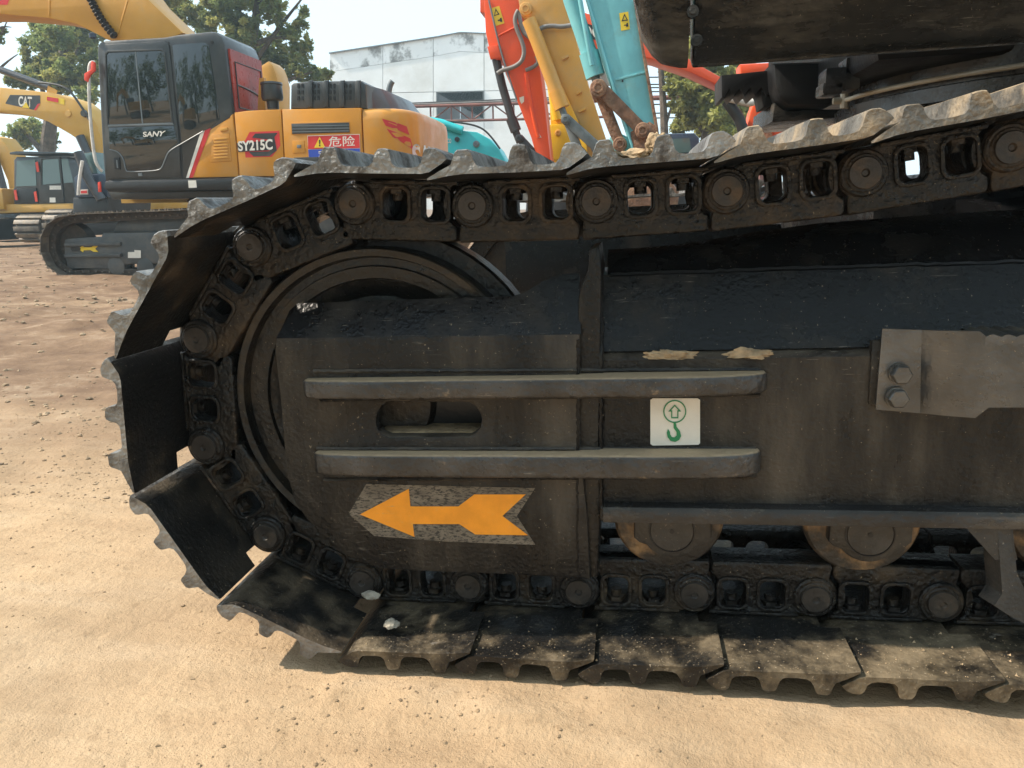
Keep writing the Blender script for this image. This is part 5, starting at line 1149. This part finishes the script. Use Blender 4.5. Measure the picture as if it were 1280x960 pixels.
# ================================================================== WHAT STANDS BEHIND THE CAMERA (mirrored in the cab glass and the black paint)
for i, (x_, y_, h_, r_) in enumerate([(-27, -9, 9, 3.2), (-20.5, -11, 10, 3.6), (-13.5, -12, 9, 3.2), (-6.5, -11, 10.5, 3.6), (0, -12, 9.5, 3.4), (6.5, -11, 10, 3.4)]):
    tree(['dark round tree mirrored in the front edge of the grey cab', 'broad tree mirrored in the cab door glass', 'tree mirrored in the rear side glass of the cab', 'tall tree across the yard behind the photographer', 'round tree across the yard, facing the black machine', 'tree across the yard, opposite the black house'][i],
         Vector((x_, y_, 0)), [Vector((x_, y_, 0)), Vector((x_ + .1, y_, h_ * .4)), Vector((x_, y_, h_ * .8))], [[Vector((x_, y_, h_ * .4)), Vector((x_ + 1.2, y_, h_ * .6)), Vector((x_ + 2, y_, h_ * .7))]],
         [(Vector((x_ + a, y_ + b, c)), d) for a, b, c, d in ((0, 0, h_ * .7, r_), (-r_ * .6, .3, h_ * .5, r_ * .8), (r_ * .6, -.3, h_ * .5, r_ * .8), (0, .4, h_ * .34, r_ * .7), (r_ * .3, 0, h_ * .85, r_ * .6))], .20, 4500, ['leaf_a'], 40 + i, .25)
ye = thing('excavator', 'yellow excavator mirrored in the grey cab glass', 'excavator', Vector((-13.5, -5.5, 0)))
part('house', boxm(-14.6, -11.6, -6.6, -4.6, 1.0, 2.0, .12), 'cat', ye); part('cab', boxm(-14.9, -13.8, -5.6, -4.7, 1.0, 2.5, .1), 's_dark', ye)
part('track', xz([rrect(-15.0, -11.8, 0, .8, .38)], -5.2, -4.7, .03), 's_track', ye); part('track', xz([rrect(-15.0, -11.8, 0, .8, .38)], -6.6, -6.1, .03), 's_track', ye)
part('boom', xz([[(-14.2, 1.6), (-15.6, 3.3), (-17.6, 3.9), (-19.2, 3.2), (-19.3, 2.9), (-17.6, 3.3), (-16.0, 2.7), (-14.6, 1.2)]], -5.9, -5.5, .02), 'cat', ye)
part('arm', xz([[(-19.0, 3.5), (-19.5, 3.3), (-19.0, 1.0), (-18.7, 1.0)]], -5.85, -5.55, .02), 'cat', ye)
# ================================================================== HAZE
hb = boxm(-75, 75, -40, 85, -1.2, 15.5); hz_m = bpy.data.materials.new('haze'); hz_m.use_nodes = True; n_t = hz_m.node_tree
for nd in list(n_t.nodes):
    if nd.type == 'BSDF_PRINCIPLED': n_t.nodes.remove(nd)
pv = n_t.nodes.new('ShaderNodeVolumePrincipled'); pv.inputs['Color'].default_value = (.70, .90, 1.0, 1); pv.inputs['Density'].default_value = HAZE; pv.inputs['Anisotropy'].default_value = .2
n_t.links.new(pv.outputs[0], n_t.nodes['Material Output'].inputs['Volume'])
if HAZE: solo('haze', hb, hz_m, 'thin pale haze over the yard', kind='stuff')
